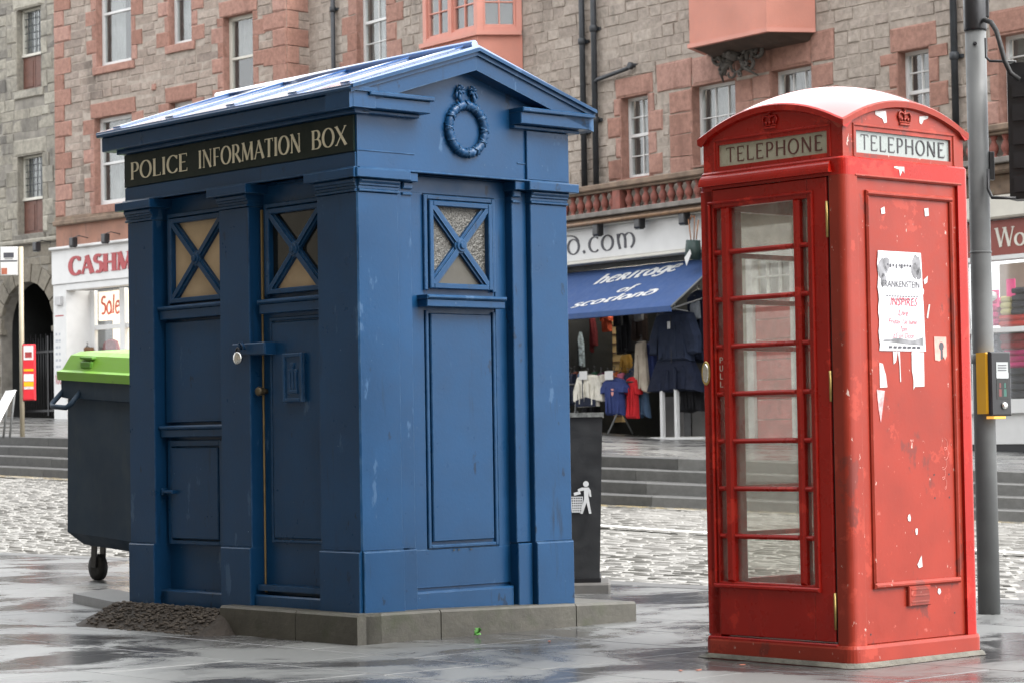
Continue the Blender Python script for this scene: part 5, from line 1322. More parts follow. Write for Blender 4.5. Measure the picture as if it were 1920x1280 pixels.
# door bay
dr = MB(ML); dr.fbox(-.93, -.345, .10, 2.245, -.12, -.093, .003); dr.fbox(-.93, -.345, .10, 1.56, -.0935, -.078, .003); door = dr.build('door', blue, PB)
xw = MB()
w2 = xwindow(ML, -.868, -.372, 1.655, 2.115, REC, (tan, darkp, darkp, darkp))
w2.parent = door
# depth limit: move the grandchildren's pieces straight under the door window
m = MB(ML); m.fbox(-.915, -.345, 1.605, 1.628, -.10, -.02, .008); m.fbox(-.909, -.349, 1.552, 1.604, -.10, -.034, .004); m.build('door_sill', blue, door)
m = MB(ML)
for a, b, c_, d_ in ((-.862, -.845, .33, 1.53), (-.402, -.385, .33, 1.53), (-.845, -.402, 1.513, 1.53), (-.845, -.402, .33, .347)): m.fbox(a, b, c_, d_, -.10, -.066, .004)
m.build('panel_moulding', blue, door)
m = MB(ML); m.fbox(-.838, -.409, .354, 1.506, -.10, -.064, .006); m.build('door_panel', blue, door)
# emblem plaque with the castle relief
m = MB(ML); m.fbox(-.712, -.535, 1.075, 1.335, -.066, -.045, .006)
for a, b, c_, d_ in ((-.712, -.690, 1.075, 1.335), (-.557, -.535, 1.075, 1.335), (-.690, -.557, 1.313, 1.335), (-.690, -.557, 1.075, 1.097)): m.fbox(a, b, c_, d_, -.046, -.034, .005)
for a, b, c_, d_ in ((-.665, -.582, 1.12, 1.14), (-.66, -.64, 1.14, 1.235), (-.607, -.587, 1.14, 1.235), (-.634, -.613, 1.14, 1.265), (-.665, -.635, 1.235, 1.25), (-.612, -.582, 1.235, 1.25), (-.638, -.609, 1.265, 1.285)): m.fbox(a, b, c_, d_, -.046, -.036, .003)
m.build('emblem_plaque', blue, door)
m = MB(ML); m.fbox(-.947, -.936, .06, 2.12, -.09, -.076, .003); m.build('sealant_strip', surf('old_timber_edge', (.22, .155, .065), .7, .3, 10, 20, .2), door)
m = MB(ML); m.prism([(-.93, .105), (-.345, .105), (-.345, .075), (-.93, .075)], -.10, -.02); m.build('threshold', blue, door)
m = MB(ML); m.fbox(-.95, -.345, -.06, .052, -.12, -.012, .008); m.build('step', blue, PB)
m = MB(ML); m.lathe([(.012, .09), (.022, .04), (.026, .022), (.02, .012), (.005, .010)], (-.905, 1.14), 12, 'y'); m.build('door_knob', surf('dull_bronze', (.10, .08, .05), .4, .2, 20, 30, 0, metal=.6), door)
m = MB(ML); m.fbox(-1.10, -.80, 1.335, 1.40, -.07, .012, .006); m.build('hasp', blue, PB)
m = MB(ML); m.tube([(-.985, 1.365, .03), (-.985, 1.40, .045), (-.955, 1.40, .045), (-.955, 1.365, .03)], .007, 6)
m.build('staple', blue, PB)
# drain holes
m = MB(MR)
for x in (.68, .715, .80): m.fbox(x, x+.012, .277, .287, -.085, -.0845, 0)
m.build('screw_hole', black, PB)
# right bay panel
m = MB(MR); m.fbox(.39, 1.085, -.06, .075, -.10, -.052, .010); m.build('base_board', blue, PB)
pf = MB(MR)
for a, b, c_, d_ in ((.515, .535, .295, 1.545), (.985, 1.005, .295, 1.545), (.535, .985, .295, .313)): pf.fbox(a, b, c_, d_, -.12, -.084, .004)
pf.build('panel_frame', blue, PB)
m = MB(MR); m.fbox(.548, .972, .330, 1.530, -.12, -.083, .005); m.build('panel', blue, PB)
m = MB(MR)
for a, b in ((.38, .509), (1.011, 1.095)): m.fbox(a, b, .09, 2.2, -.12, -.092, .003)
m.fbox(.38, 1.095, .09, .29, -.12, -.0905, .003); m.fbox(.38, 1.095, 2.16, 2.25, -.12, -.0905, .003); m.build('wall_panel', blue, PB)
# padlock, a thing of its own hanging on the hasp
pl_ = PB.matrix_world
Mw = Matrix.Translation(PO) @ Matrix.Rotation(-PY, 4, 'Z')
pk = Mw @ Vector((-.985, -.055, 1.345))
PK = thing('padlock', 'round steel disc padlock on the blue hasp', 'padlock', pk, -PY)
m = MB(); nn = 20
m.lathe([(.012, -.012), (.030, -.010), (.038, -.0), (.030, .012), (.012, .014)], (0, -.025), 20, 'y'); m.build('lock_body', chrome, PK)
m = MB(); m.tube([(-.012, 0, 0), (-.012, .022, 0), (0, .032, 0), (.012, .022, 0), (.012, 0, 0)], .005, 6); m.build('shackle', black, PK)
# ---- stone base under the box
SBm = thing('stone_base', 'low mossy kerb stones round the foot of the blue box', 'kerb', PO, -PY)
def bstone(fm, a, b, o0, o1, zt0, zt1, zb=-.2):
    m = MB(); vs = [fm(x, z, o) for o in (o0, o1) for x, z in ((a, zb), (b, zb), (b, zt1), (a, zt0))]
    c = .012
    vs = [fm(x, z, o) for x, z, o in ((a, zb, o0), (b, zb, o0), (b, zt1, o0), (a, zt0, o0), (a, zb, o1), (b, zb, o1), (b, zt1-c, o1), (a, zt0-c, o1), (b, zt1, o1-c), (a, zt0, o1-c))]
    m.add(vs, [(0, 1, 2, 3), (4, 5, 6, 7), (7, 6, 8, 9), (9, 8, 2, 3), (0, 1, 5, 4), (0, 3, 9, 7, 4), (1, 2, 8, 6, 5)])
    return m.build('kerb_stone', kerbst, SBm)
bstone(ML, -1.105, -.435, -.05, .105, -.006, -.006); bstone(ML, -.428, .088, -.05, .105, -.006, -.006)
bstone(MR, -.048, .44, -.05, .088, -.006, -.012); bstone(MR, .447, 1.40, -.05, .088, -.012, -.036); bstone(MR, 1.407, 1.86, -.55, .088, -.038, -.05)
# paving that rises to the left foot of the box
rows = []
def sstep(t): t = max(0, min(1, t)); return t*t*(3-2*t)
def ramp_h(x, o):
    d = math.hypot(max(0, -2.15-x), max(0, o)); far = sstep((-1.45-x)/.9)
    return .130*sstep(1.15-d/(.27+.06*far))*sstep((-.93-x)/.16)
for i in range(46):
    r_ = []
    for j in range(46):
        x = -2.75+1.85*i/45; o = -2.0+2.5*j/45
        h = ramp_h(x, o)
        r_.append(Mw @ Vector((x, -o, -.172+h+random.uniform(-.006, .006))))
    rows.append(r_)
quadgrid(rows, 'earth_bank', surf('wet_earth', (.034, .028, .023), .8, .35, 9, 40, .9, .012, spec=.25), kind='structure')
# slab beside the box, gravel strip
m = MB(); a, b, c_ = at_ground(137, 1112, .06), at_ground(225, 1130, .06), at_ground(296, 1119, .06)
d_ = a+(c_-b)
m.add([(q.x, q.y, z) for z in (-.01, .06) for q in (a, b, c_, d_)], [(0, 1, 2, 3), (4, 5, 6, 7), (0, 1, 5, 4), (1, 2, 6, 5), (2, 3, 7, 6), (3, 0, 4, 7)])
tag(m.build('loose_slab', step_m, None), 'thin grey slab lying at the left foot of the blue box', 'slab')
m = MB()
for i in range(900):
    u_ = random.uniform(-2.2, -1.11); w_ = random.uniform(.0, .29)*random.random()**.25; q = Mw @ Vector((u_, -w_-.02, -.168+ramp_h(u_, w_+.02)+random.uniform(-.004, .006))); s_ = random.uniform(.005, .012)
    t = MB(); t.box(-s_, s_, -s_*.8, s_*.8, -s_*.6, s_*.6, s_*.4); m.add([(q.x+x, q.y+y, q.z+z) for x, y, z in t.v], t.f)
m.build('gravel', gravelm, None, kind='stuff')

# ================================================================== PHONE BOX
HY = .8471
PC = Vector((1.50485, 11.07097, 0))
KB_ = thing('phone_box', 'red telephone box with worn paint and domed roof', 'phone box', PC, -HY)
H = .4425
FL = lambda x, z, o: (x, -(H+o), z)            # door face (left): x right = towards the corner
FR = lambda x, z, o: (H+o, x, z)               # right face
FBk = lambda x, z, o: (-x, H+o, z)             # far side behind the door
FO = lambda x, z, o: (-(H+o), -x, z)           # far left side
def rsq(h, r, n=6):
    out = []
    for q, (sx, sy) in enumerate(((1, -1), (1, 1), (-1, 1), (-1, -1))):
        a0 = -90+90*q
        out += [(sx*(h-r)+r*math.cos(math.radians(a0+90*i/n)), sy*(h-r)+r*math.sin(math.radians(a0+90*i/n))) for i in range(n+1)]
    return out
def ring(levels, name, mat, parent=KB_, smooth=False):
    """stacked rounded squares [(half, radius, z)]"""
    m = MB(); n = len(rsq(1, .1)); vs = []
    for h, r, z in levels: vs += [(x, y, z) for x, y in rsq(h, r)]
    fs = [(i*n+j, i*n+(j+1) % n, (i+1)*n+(j+1) % n, (i+1)*n+j) for i in range(len(levels)-1) for j in range(n)]
    m.add(vs, fs, smooth); m.f += [list(range(n))[::-1], [(len(levels)-1)*n+j for j in range(n)]]; m.sm += [False, False]
    return m.build(name, mat, parent)
ring([(.462, .06, -.03), (.458, .06, .02), (.457, .055, .082), (.452, .05, .096)], 'plinth', redw)
m = MB(); m.box(-.40, .40, -.40, .40, .05, .10); m.build('floor', concrete, KB_)
# corner posts with rounded outer edge
for sx, sy in ((1, -1), (1, 1), (-1, 1), (-1, -1)):
    pr = []; r = .038
    pts = [(H-.088, H), (H-.088, H-.06), (H-.06, H-.088), (H, H-.088)]
    arc_ = [(H-r+r*math.cos(math.radians(90*i/8)), H-r+r*math.sin(math.radians(90*i/8))) for i in range(9)]
    poly = pts[1:3] + [pts[3]] + arc_ + [pts[0]]
    m = MB(); n = len(poly); vs = [(sx*x, sy*y, z) for z in (.094, 2.16) for x, y in poly]
    m.add(vs, [tuple(range(n)), tuple(range(n, 2*n))]); m.add(vs, [(i, (i+1) % n, n+(i+1) % n, n+i) for i in range(n)], False)
    m.build('corner_post', redw if (sx, sy) == (1, -1) else red, KB_)
# lintel ring
ring([(.443, .04, 2.158), (.4435, .04, 2.232), (.436, .035, 2.240)], 'lintel', red)
def ovolo(fm, x0, x1, za, zb, d, name, mat, parent, lip=.03):
    m = MB(fm); n = 6; vs = []
    for i in range(n+1):
        a = PI/2*i/n; o = d*math.cos(a); z = za+(zb-za)*math.sin(a)
        vs += [m.map(x0+ (d-o)*.4, z, o), m.map(x1-(d-o)*.4, z, o)]
    vs += [m.map(x0, za, -.02), m.map(x1, za, -.02)]
    m.add(vs, [(2*i, 2*i+1, 2*i+3, 2*i+2) for i in range(n)] + [(2*n+2, 2*n+3, 1, 0)] + [tuple([2*n+2]+[2*i for i in range(n+1)]), tuple([2*n+3]+[2*i+1 for i in range(n+1)])], False); return m.build(name, mat, parent)
ovolo(FL, -.42, .375, 2.172, 2.224, .026, 'drip_mould', red, KB_)
# fascia with segmental head
ZC, RISE, RH = 2.402, .112, .437
def arcz(t): return ZC+RISE*(1-min(1, abs(t)/RH)**2)
FH = .424
for k, (fm, mt) in enumerate(((FL, red), (FR, redw), (FBk, red), (FO, red))):
    m = MB(fm); n = 20; off = FH-H; xs = [-FH+2*FH*i/n for i in range(n+1)]
    top = [(x, arcz(x)-.03) for x in xs]
    w_, z0_, z1_ = .332, 2.262, 2.362
    # face with a rectangular sign opening
    m.prism([(-FH+.001, 2.236), (FH-.001, 2.236), (FH-.001, 2.262), (-FH+.001, 2.262)], off-.06, off)
    m.prism([(-FH+.001, z0_), (-w_, z0_), (-w_, z1_), (-FH+.001, z1_)], off-.06, off); m.prism([(w_, z0_), (FH-.001, z0_), (FH-.001, z1_), (w_, z1_)], off-.06, off)
    m.prism([(-FH+.001, z1_), (FH-.001, z1_)] + top[::-1], off-.06, off)
    fc = m.build('fascia', mt, KB_)
    f = MB(fm)
    f.fbox(-.357, .357, z1_+.018, z1_+.030, off, off+.006, .003); f.fbox(-.357, -.346, 2.242, z1_+.018, off, off+.006, .003); f.fbox(.346, .357, 2.242, z1_+.018, off, off+.006, .003); f.build('sign_moulding', mt, fc)
    s_ = MB(fm); s_.fbox(-w_, w_, z0_, z1_, off-.05, off-.012, 0); sp_ = s_.build('sign_glass', opal if k == 0 else opalw, fc)
    l = MB(fm); letters(l, 'TELEPHONE', -.290, .300, 2.279, 2.347, off-.0118, .10, .07, .05, .11, 0, .001); l.build('lettering', dletter if k == 0 else bletter, fc)
    # crown relief
    c = MB(fm); o_ = off
    c.fbox(-.034, .034, 2.404, 2.414, o_, o_+.010, .003); c.fbox(-.036, .036, 2.416, 2.424, o_, o_+.008, .003)
    for sg in (-1, 1):
        c.tube([(sg*.034, 2.424, o_+.004), (sg*.044, 2.446, o_+.006), (sg*.034, 2.464, o_+.006), (sg*.014, 2.462, o_+.006), (0, 2.452, o_+.006)], .005, 6)
        c.lathe([(.002, 0), (.006, .004), (.002, .010)], (0, 0), 6) if False else None
    c.tube([(0, 2.424, o_+.004), (0, 2.474, o_+.007)], .005, 6); c.tube([(-.010, 2.480, o_+.006), (.010, 2.480, o_+.006)], .004, 5); c.tube([(0, 2.470, o_+.006), (0, 2.490, o_+.006)], .004, 5)
    for xq in (-.022, 0, .022): c.tube([(xq, 2.424, o_+.004), (xq, 2.438, o_+.006)], .006, 6)
    c.build('crown_emblem', mt, fc)
# domed roof
n = 24; m = MB(); vs = []
R_ = RH
for i in range(n+1):
    for j in range(n+1):
        x, y = -R_+2*R_*i/n, -R_+2*R_*j/n; vs.append((x, y, ZC + RISE*(1-(x/R_)**2) + RISE*(1-(y/R_)**2)))
m.add(vs, [(i*(n+1)+j, (i+1)*(n+1)+j, (i+1)*(n+1)+j+1, i*(n+1)+j+1) for i in range(n) for j in range(n)], True)
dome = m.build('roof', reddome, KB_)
for fm, mt in ((FL, red), (FR, redw), (FBk, red), (FO, red)):
    m = MB(fm); nn = 24; e = R_-H; vs = []
    for i in range(nn+1):
        x = -R_-.006+(2*R_+.012)*i/nn; z = arcz(min(max(x, -R_), R_))
        vs += [m.map(x, z+.003, e+.0), m.map(x, z-.004, e+.009), m.map(x, z-.030, e+.007), m.map(x, z-.038, e-.02), m.map(x, z-.002, e-.06)]
    fs = []
    for i in range(nn):
        for k in range(4): fs.append((5*i+k, 5*(i+1)+k, 5*(i+1)+k+1, 5*i+k+1))
    fs += [(0, 1, 2, 3, 4), tuple(5*nn+k for k in range(5))]
    m.add(vs, fs); m.build('roof_edge', mt, dome)
# glazed frames: door (left), far side and far-left side
RWS = [2.07-.217*i for i in range(8)]
def glazed(fm, x0, x1, parent, mat, pull=False, cols=((-.353, -.307), (-.258, .136), (.175, .223)), o1=-.004):
    """cast frame with eight rows of one wide and two narrow panes"""
    m = MB(fm)
    c = cols
    m.fbox(x0, c[0][0], .11, 2.155, -.05, o1, .004); m.fbox(c[2][1], x1, .11, 2.155, -.05, o1, .004)
    m.fbox(c[0][0], c[2][1], .11, .354, -.05, o1, .004); m.fbox(c[0][0], c[2][1], 2.07, 2.155, -.05, o1, .004)
    fr = m.build('frame' if parent.parent is None else 'door_frame', mat, parent) if parent is not KB_ else m.build('glazed_side', mat, parent)
    host = fr if parent is KB_ else parent
    g = MB(fm)
    g.fbox(c[0][1], c[1][0], .354, 2.07, -.045, o1+.004, .010); g.fbox(c[1][1], c[2][0], .354, 2.07, -.045, o1+.004, .010)
    for z in RWS[1:]:
        for a, b in c: g.fbox(a, b, z, z+.022, -.045, o1+.003, .009)
    g.build('glazing_bar', mat, host)
    f = MB(fm); xl, xr = c[0][0]-.028, c[2][1]+.038
    f.fbox(xl, xr, 2.088, 2.102, o1, o1+.010, .005); f.fbox(xl, xr, .324, .345, o1, o1+.016, .006); f.fbox(xl, xl+.012, .345, 2.088, o1, o1+.010, .004); f.fbox(xr-.012, xr, .345, 2.088, o1, o1+.010, .004); f.build('moulding', mat, host)
    for i, zt in enumerate(RWS):
        for k, (a, b) in enumerate(c):
            if pull and i == 3 and k == 0:
                q = MB(fm); q.fbox(a, b, zt-.195, zt, -.03, -.012, .002); pp = q.build('pull_plate', mat, host)
                q = MB(fm)
                for t, ch in enumerate('PULL'): letters(q, ch, a+.012, b-.010, zt-.062-.037*t, zt-.036-.037*t, -.0118, .12, .1, 0, 0, 0, .0006)
                q.build('pull_lettering', cream_w, host); continue
            q = MB(fm); q.fbox(a, b, zt-.195, zt, -.030, -.026, 0); q.build('pane', kglass, host)
    return host
DOOR = bpy.data.objects.new('door', None); COL.objects.link(DOOR); DOOR.parent = KB_
DC = ((-.353, -.307), (-.258, .136), (.175, .223))
glazed(FL, -.432, .338, DOOR, red, True, DC, .0)
m = MB(FL); m.fbox(.338, .344, .10, 2.155, -.06, -.012, 0); m.build('door_gap', black, KB_)
m = MB(FL); m.fbox(-.425, .36, .084, .102, -.03, .012, .004); m.build('door_sill', red, KB_)
m = MB(FL); nn = 24
m.prism([(-.415+.028*math.cos(2*PI*i/nn), 1.312+.056*math.sin(2*PI*i/nn)) for i in range(nn)], -.01, .006, .004)
m.build('handle_plate', brass, DOOR)
m = MB(FL); m.prism([(-.413+.019*math.cos(2*PI*i/nn), 1.312+.044*math.sin(2*PI*i/nn)) for i in range(nn)], .004, .010, .004); m.build('handle_cup', chrome, DOOR)
for za, zb in ((1.887, 2.046), (1.165, 1.30), (.165, .325)):
    m = MB(FL); m.tube([(.343, za, .003), (.343, zb, .003)], .006, 8); m.build('hinge', brass, DOOR)
glazed(FBk, -.354, .354, KB_, red, False, ((-.300, -.255), (-.205, .205), (.255, .300)))
glazed(FO, -.354, .354, KB_, red, False, ((-.300, -.255), (-.205, .205), (.255, .300)))
# solid right side
m = MB(FR); m.fbox(-.365, .368, .096, 2.163, -.045, -.016, .004); sp_ = m.build('side_panel', redw, KB_)
m = MB(FR)
for a, b, c_, d_ in ((-.352, -.345, .10, 2.150), (.352, .359, .10, 2.150)): m.fbox(a, b, c_, d_, -.012, -.0115, 0)
m = MB(FR); m.fbox(-.372, .384, 2.150, 2.168, -.03, .004, .008); m.fbox(-.372, -.356, .096, 2.150, -.03, -.002, .006); m.fbox(.37, .384, .096, 2.150, -.03, -.002, .006); m.build('outer_moulding', redw, sp_)
m = MB(FR); m.fbox(-.288, .320, 2.074, 2.097, -.02, .002, .008); m.fbox(-.288, .316, .336, .362, -.02, .004, .009); m.fbox(-.288, -.268, .362, 2.074, -.02, .000, .008); m.fbox(.300, .318, .362, 2.074, -.02, .000, .008); m.build('inner_moulding', redw, sp_)
m = MB(FR); m.fbox(-.06, .092, .248, .338, -.02, .002, .004)
for zz in (.262, .29, .318): m.fbox(-.045, .078, zz, zz+.008, .002, .004, .001)
m.build('maker_plate', redw, sp_)
m = MB(FR)
for x, z in ((.155, .83), (.262, .83), (.157, .725), (.262, .725), (-.31, .14), (.28, .2)): m.prism([(x+.005*math.cos(i), z+.005*math.sin(i)) for i in range(6)], -.016, -.0152)
m.build('screw_hole', black, sp_)
# scratched scrawl
m = MB(FR); pts = []
for i in range(46):
    t = i/45; pts.append((.235+.016*math.sin(t*31)*(1-.3*t)+.012*math.sin(t*7), .98-.22*t+.016*math.cos(t*31), -.0155))
m.tube(pts, .0009, 4, False); m.build('scratch_mark', pink_st, sp_)
# mortar bead round the foot
m = MB(); vs = []; base = rsq(.462, .06, 5)
for k, (h_, z) in enumerate(((.464, .02), (.475, .010), (.49, .0))):
    for x, y in rsq(h_, .06+.02*k, 5): vs.append((x*(1+random.uniform(-.015, .02)*k), y*(1+random.uniform(-.015, .02)*k), z+.004))
n = len(base); m.add(vs, [(i*n+j, i*n+(j+1) % n, (i+1)*n+(j+1) % n, (i+1)*n+j) for i in range(2) for j in range(n)], True); m.build('mortar_bead', surf('damp_mortar', (.10, .095, .078), .8, .4, 9, 40, .8, .01), KB_)
# papers on the right side
Mk = Matrix.Translation(PC) @ Matrix.Rotation(-HY, 4, 'Z')
def on_right(x, z, o): return Mk @ Vector((H+o, x, z))
PP = thing('poster', 'white handbill with red handwriting on the red panel', 'poster', on_right(0, 1.6, -.0148), -HY)
FP_ = lambda x, z, o: (o, x, z)
m = MB(FP_); nx, nz = 10, 16; vs = []
for layer in (0, 1):
    for i in range(nx+1):
        for j in range(nz+1):
            x = -.212+.305*i/nx; z = -.212+.444*j/nz; x += .018*(1-j/nz)*(0 if i < 1 else 1)
            if i == 0: x += .004*math.sin(j*1.7)
            o = .0015 + .002*(.5+.5*math.sin(i*.8+j*.55)*math.cos(j*.4)) if layer else 0
            vs.append(m.map(x, z, o))
q = (nx+1)*(nz+1)
m.add(vs, [(q+i*(nz+1)+j, q+(i+1)*(nz+1)+j, q+(i+1)*(nz+1)+j+1, q+i*(nz+1)+j+1) for i in range(nx) for j in range(nz)], True); m.build('sheet', paper, PP)
o_ = .0046
m = MB(FP_); plain_text(m, 'FRANKENSTEIN', -.055, .072, .042, o_, .26); plain_text(m, 'Edinburgh', -.06, .165, .034, o_, .12) if False else None
for k in range(9): m.fbox(-.15+.02*k+random.uniform(-.004, .004), -.14+.02*k, .158+random.uniform(-.01, .01), .176, o_, o_+.0002, 0)
plain_text(m, '1818', -.055, .115, .04, o_, .07) if False else None
for k in range(12): m.fbox(-.16+.019*k, -.147+.019*k, .03, .034, o_, o_+.0002, 0)
for k in range(8): m.fbox(-.12+.019*k, -.108+.019*k, .016, .02, o_, o_+.0002, 0)
for k in range(7): m.fbox(-.15+.033*k, -.127+.033*k, -.200, -.190, o_, o_+.0002, 0)
m.build('print', ink, PP, kind='stuff')
m = MB(FP_)
for cx, cz, r in ((-.185, .15, .03), (-.175, .10, .022), (-.155, .17, .024), (.06, .18, .03), (.075, .14, .02), (.045, .15, .022)):
    m.prism([(cx+r*(.7+.5*random.random())*math.cos(2*PI*i/9), cz+r*1.5*(.7+.5*random.random())*math.sin(2*PI*i/9)) for i in range(9)], o_-.002, o_)
m.build('ink_blot', grey_print, PP, kind='stuff'); m = MB(FP_); m.prism([(-.185, -.17), (.092, -.186), (.092, -.15), (.02, -.165), (-.08, -.155), (-.186, -.165)], o_-.003, o_-.0003); m.build('grey_picture', grey_print, PP)
m = MB(FP_); plain_text(m, 'INSPIRES', -.04, -.01, .052, o_, .19, .2); plain_text(m, 'Live', -.045, -.055, .042, o_, .07, .3); plain_text(m, 'Friday 1st June', -.05, -.092, .034, o_+.0003, .2, .3); plain_text(m, '7pm', -.045, -.125, .034, o_+.0006, .05, .3); plain_text(m, '£5 on Door', -.045, -.155, .034, o_+.0009, .15, .3); m.build('handwriting', ink_red, PP, kind='stuff')
def scrap(label, pts, mat=paper2, name='torn_paper', grp='paper scraps left on the red panel', oo=-.0148):
    cx = sum(p[0] for p in pts)/len(pts); cz = sum(p[1] for p in pts)/len(pts)
    m = MB(FP_); m.prism([(x-cx, z-cz) for x, z in pts], 0, .0012); o = m.build(name, mat, None, on_right(cx, cz, oo), -HY); tag(o, label, 'paper', grp); return o
scrap('long torn white strip hanging under the right of the handbill', [(.012, 1.385), (.099, 1.385), (.098, 1.23), (.03, 1.228), (.02, 1.215), (.022, 1.26), (.012, 1.30)])
scrap('short torn white strip left below the handbill', [(-.213, 1.335), (-.19, 1.33), (-.17, 1.28), (-.162, 1.226), (-.212, 1.224)])
scrap('thin torn sliver below the middle of the handbill', [(-.118, 1.385), (-.085, 1.385), (-.098, 1.34), (-.115, 1.328)])
scrap('narrow streak of torn paper trailing below the handbill', [(-.083, 1.385), (-.070, 1.385), (-.066, 1.25), (-.072, 1.25), (-.074, 1.32)])
scrap('grey peeling streak under the short strip at left', [(-.235, 1.215), (-.18, 1.21), (-.2, 1.12), (-.212, 1.07), (-.225, 1.13)], surf('scraped_paper', (.6, .3, .3), .7, .5, 30, 20, 0))
scrap('small grey tape strip right of the handbill', [(.125, 1.54), (.142, 1.60), (.152, 1.60), (.134, 1.535)], surf('tape', (.45, .42, .40), .5, .1, 30, 20, 0))
scrap('square tape scrap at the top left of the panel', [(-.18, 2.02), (-.155, 2.03), (-.15, 2.0), (-.175, 1.995)]); scrap('square tape scrap at the top right of the panel', [(.125, 2.035), (.155, 2.04), (.158, 2.005), (.13, 2.0)])
scrap('white tear left of the crown on the right gable', [(-.20, 2.455), (-.125, 2.462), (-.12, 2.41), (-.14, 2.405), (-.15, 2.425), (-.2, 2.44)], oo=FH-H+.0005); scrap('small white tear right of the crown on the right gable', [(.11, 2.455), (.175, 2.462), (.17, 2.45), (.14, 2.44), (.125, 2.42), (.11, 2.425)], oo=FH-H+.0005)
scrap('white drip marks under the right TELEPHONE sign', [(-.10, 2.212), (-.03, 2.214), (-.03, 2.185), (-.04, 2.2), (-.06, 2.17), (-.066, 2.2), (-.1, 2.206)], oo=.0012)
scrap('white triangular scrap right of the handbill', [(.11, 1.71), (.14, 1.73), (.135, 1.70), (.115, 1.69)]); scrap('white scrap at mid height low on the panel', [(.02, .43), (.05, .47), (.055, .42), (.03, .415)])
for lbl, x, z in (('tiny white fleck low on the red panel beside a scratch', -.03, .64), ('tiny white fleck near the lower middle of the panel', .02, .58), ('tiny white fleck beside the maker plate', .17, .30), ('tiny white fleck left of the tape strip', .10, 1.66)):
    scrap(lbl, [(x+.014*math.cos(a)*random.uniform(.5, 1), z+.022*math.sin(a)*random.uniform(.5, 1)) for a in (0, 1, 2.2, 3.1, 4.2, 5.3)])
ST = scrap('pink sticker with a dark inked figure right of the handbill', [(.175, 1.455), (.262, 1.455), (.265, 1.37), (.25, 1.35), (.24, 1.365), (.21, 1.345), (.178, 1.35)], pink_st, 'sticker', None)
m = MB(FP_); m.prism([(.0+.018*math.cos(i*.6), .028+.02*math.sin(i*.6)) for i in range(10)], .0012, .0016); m.fbox(-.008, .01, -.03, .01, .0012, .0016, 0); m.build('ink_figure', ink, ST)

# ================================================================== WHEELIE BIN
wp = at_ground(155, 1088, 0)
WB = thing('wheelie_bin', 'dark wheeled bin with lime green lid behind the blue box', 'bin', (wp.x, wp.y, 0), 0, rot=(0, math.radians(3.5), -.8397))
# local: x along the long visible side, y back
m = MB(); ht = 1.53
bot = [(-.15, -.05), (1.20, -.05), (1.25, .0), (1.25, .95), (-.20, .95), (-.20, .0)]
def lvl(z, g): return [(x+(-g if x < .5 else g), y+(-g if y < .4 else g), z) for x, y in bot]
L_ = [lvl(.27, -.09), lvl(.36, 0), lvl(ht-.16, .015), lvl(ht-.15, .05), lvl(ht-.02, .055)]
m.add([p for l in L_ for p in l], [(i*6+j, i*6+(j+1) % 6, (i+1)*6+(j+1) % 6, (i+1)*6+j) for i in range(4) for j in range(6)] + [tuple(range(6)), tuple(range(24, 30))]); m.build('bin_body', gunmetal, WB)
m = MB()
lid = [lvl(ht-.02, .075), lvl(ht+.045, .080), lvl(ht+.06, .05), lvl(ht+.17, .005), lvl(ht+.20, -.05), lvl(ht+.225, -.30)]
m.add([p for l in lid for p in l], [(i*6+j, i*6+(j+1) % 6, (i+1)*6+(j+1) % 6, (i+1)*6+j) for i in range(len(lid)-1) for j in range(6)] + [tuple(range(6)), tuple(range(6*len(lid)-6, 6*len(lid)))]); m.build('lid', lime, WB)
m = MB(); m.box(.05, .20, -.10, .02, ht+.075, ht+.13, .01); m.box(.04, .21, -.10, .02, ht+.145, ht+.165, .005); m.build('lid_grip', surf('dark_lime', (.07, .20, .015), .5, .1, 3, 20, 0), WB)
m = MB(); m.tube([(-.19, ht-.09, .08), (-.22, ht-.20, .17), (-.18, ht-.22, .19), (.02, ht-.22, .19), (.05, ht-.19, .17), (.05, ht-.09, .08)], .020, 8); m.build('handle', gunmetal, WB)
m = MB(); m.box(-.29, -.2, .02, .16, ht-.24, ht-.06, .02); m.box(-.26, -.2, .02, .14, ht-.34, ht-.23, .02); m.build('lifting_bracket', gunmetal, WB)
for x, y in ((.02, .12), (1.02, .12), (.02, .85), (1.02, .85)):
    m = MB(); m.lathe([(.06, -.028), (.10, -.025), (.10, .025), (.06, .028)], (x, .10), 16, 'y'); m.v = [(a, b+y, c) for a, b, c in m.v]; w = m.build('wheel', rubber, WB)
    m = MB(); m.fbox(x-.035, x+.035, .10, .34, -y-.045, -y-.032); m.fbox(x-.035, x+.035, .10, .34, -y+.032, -y+.045); m.fbox(x-.05, x+.05, .26, .36, -y-.05, -y+.05); m.build('castor_fork', black, w)
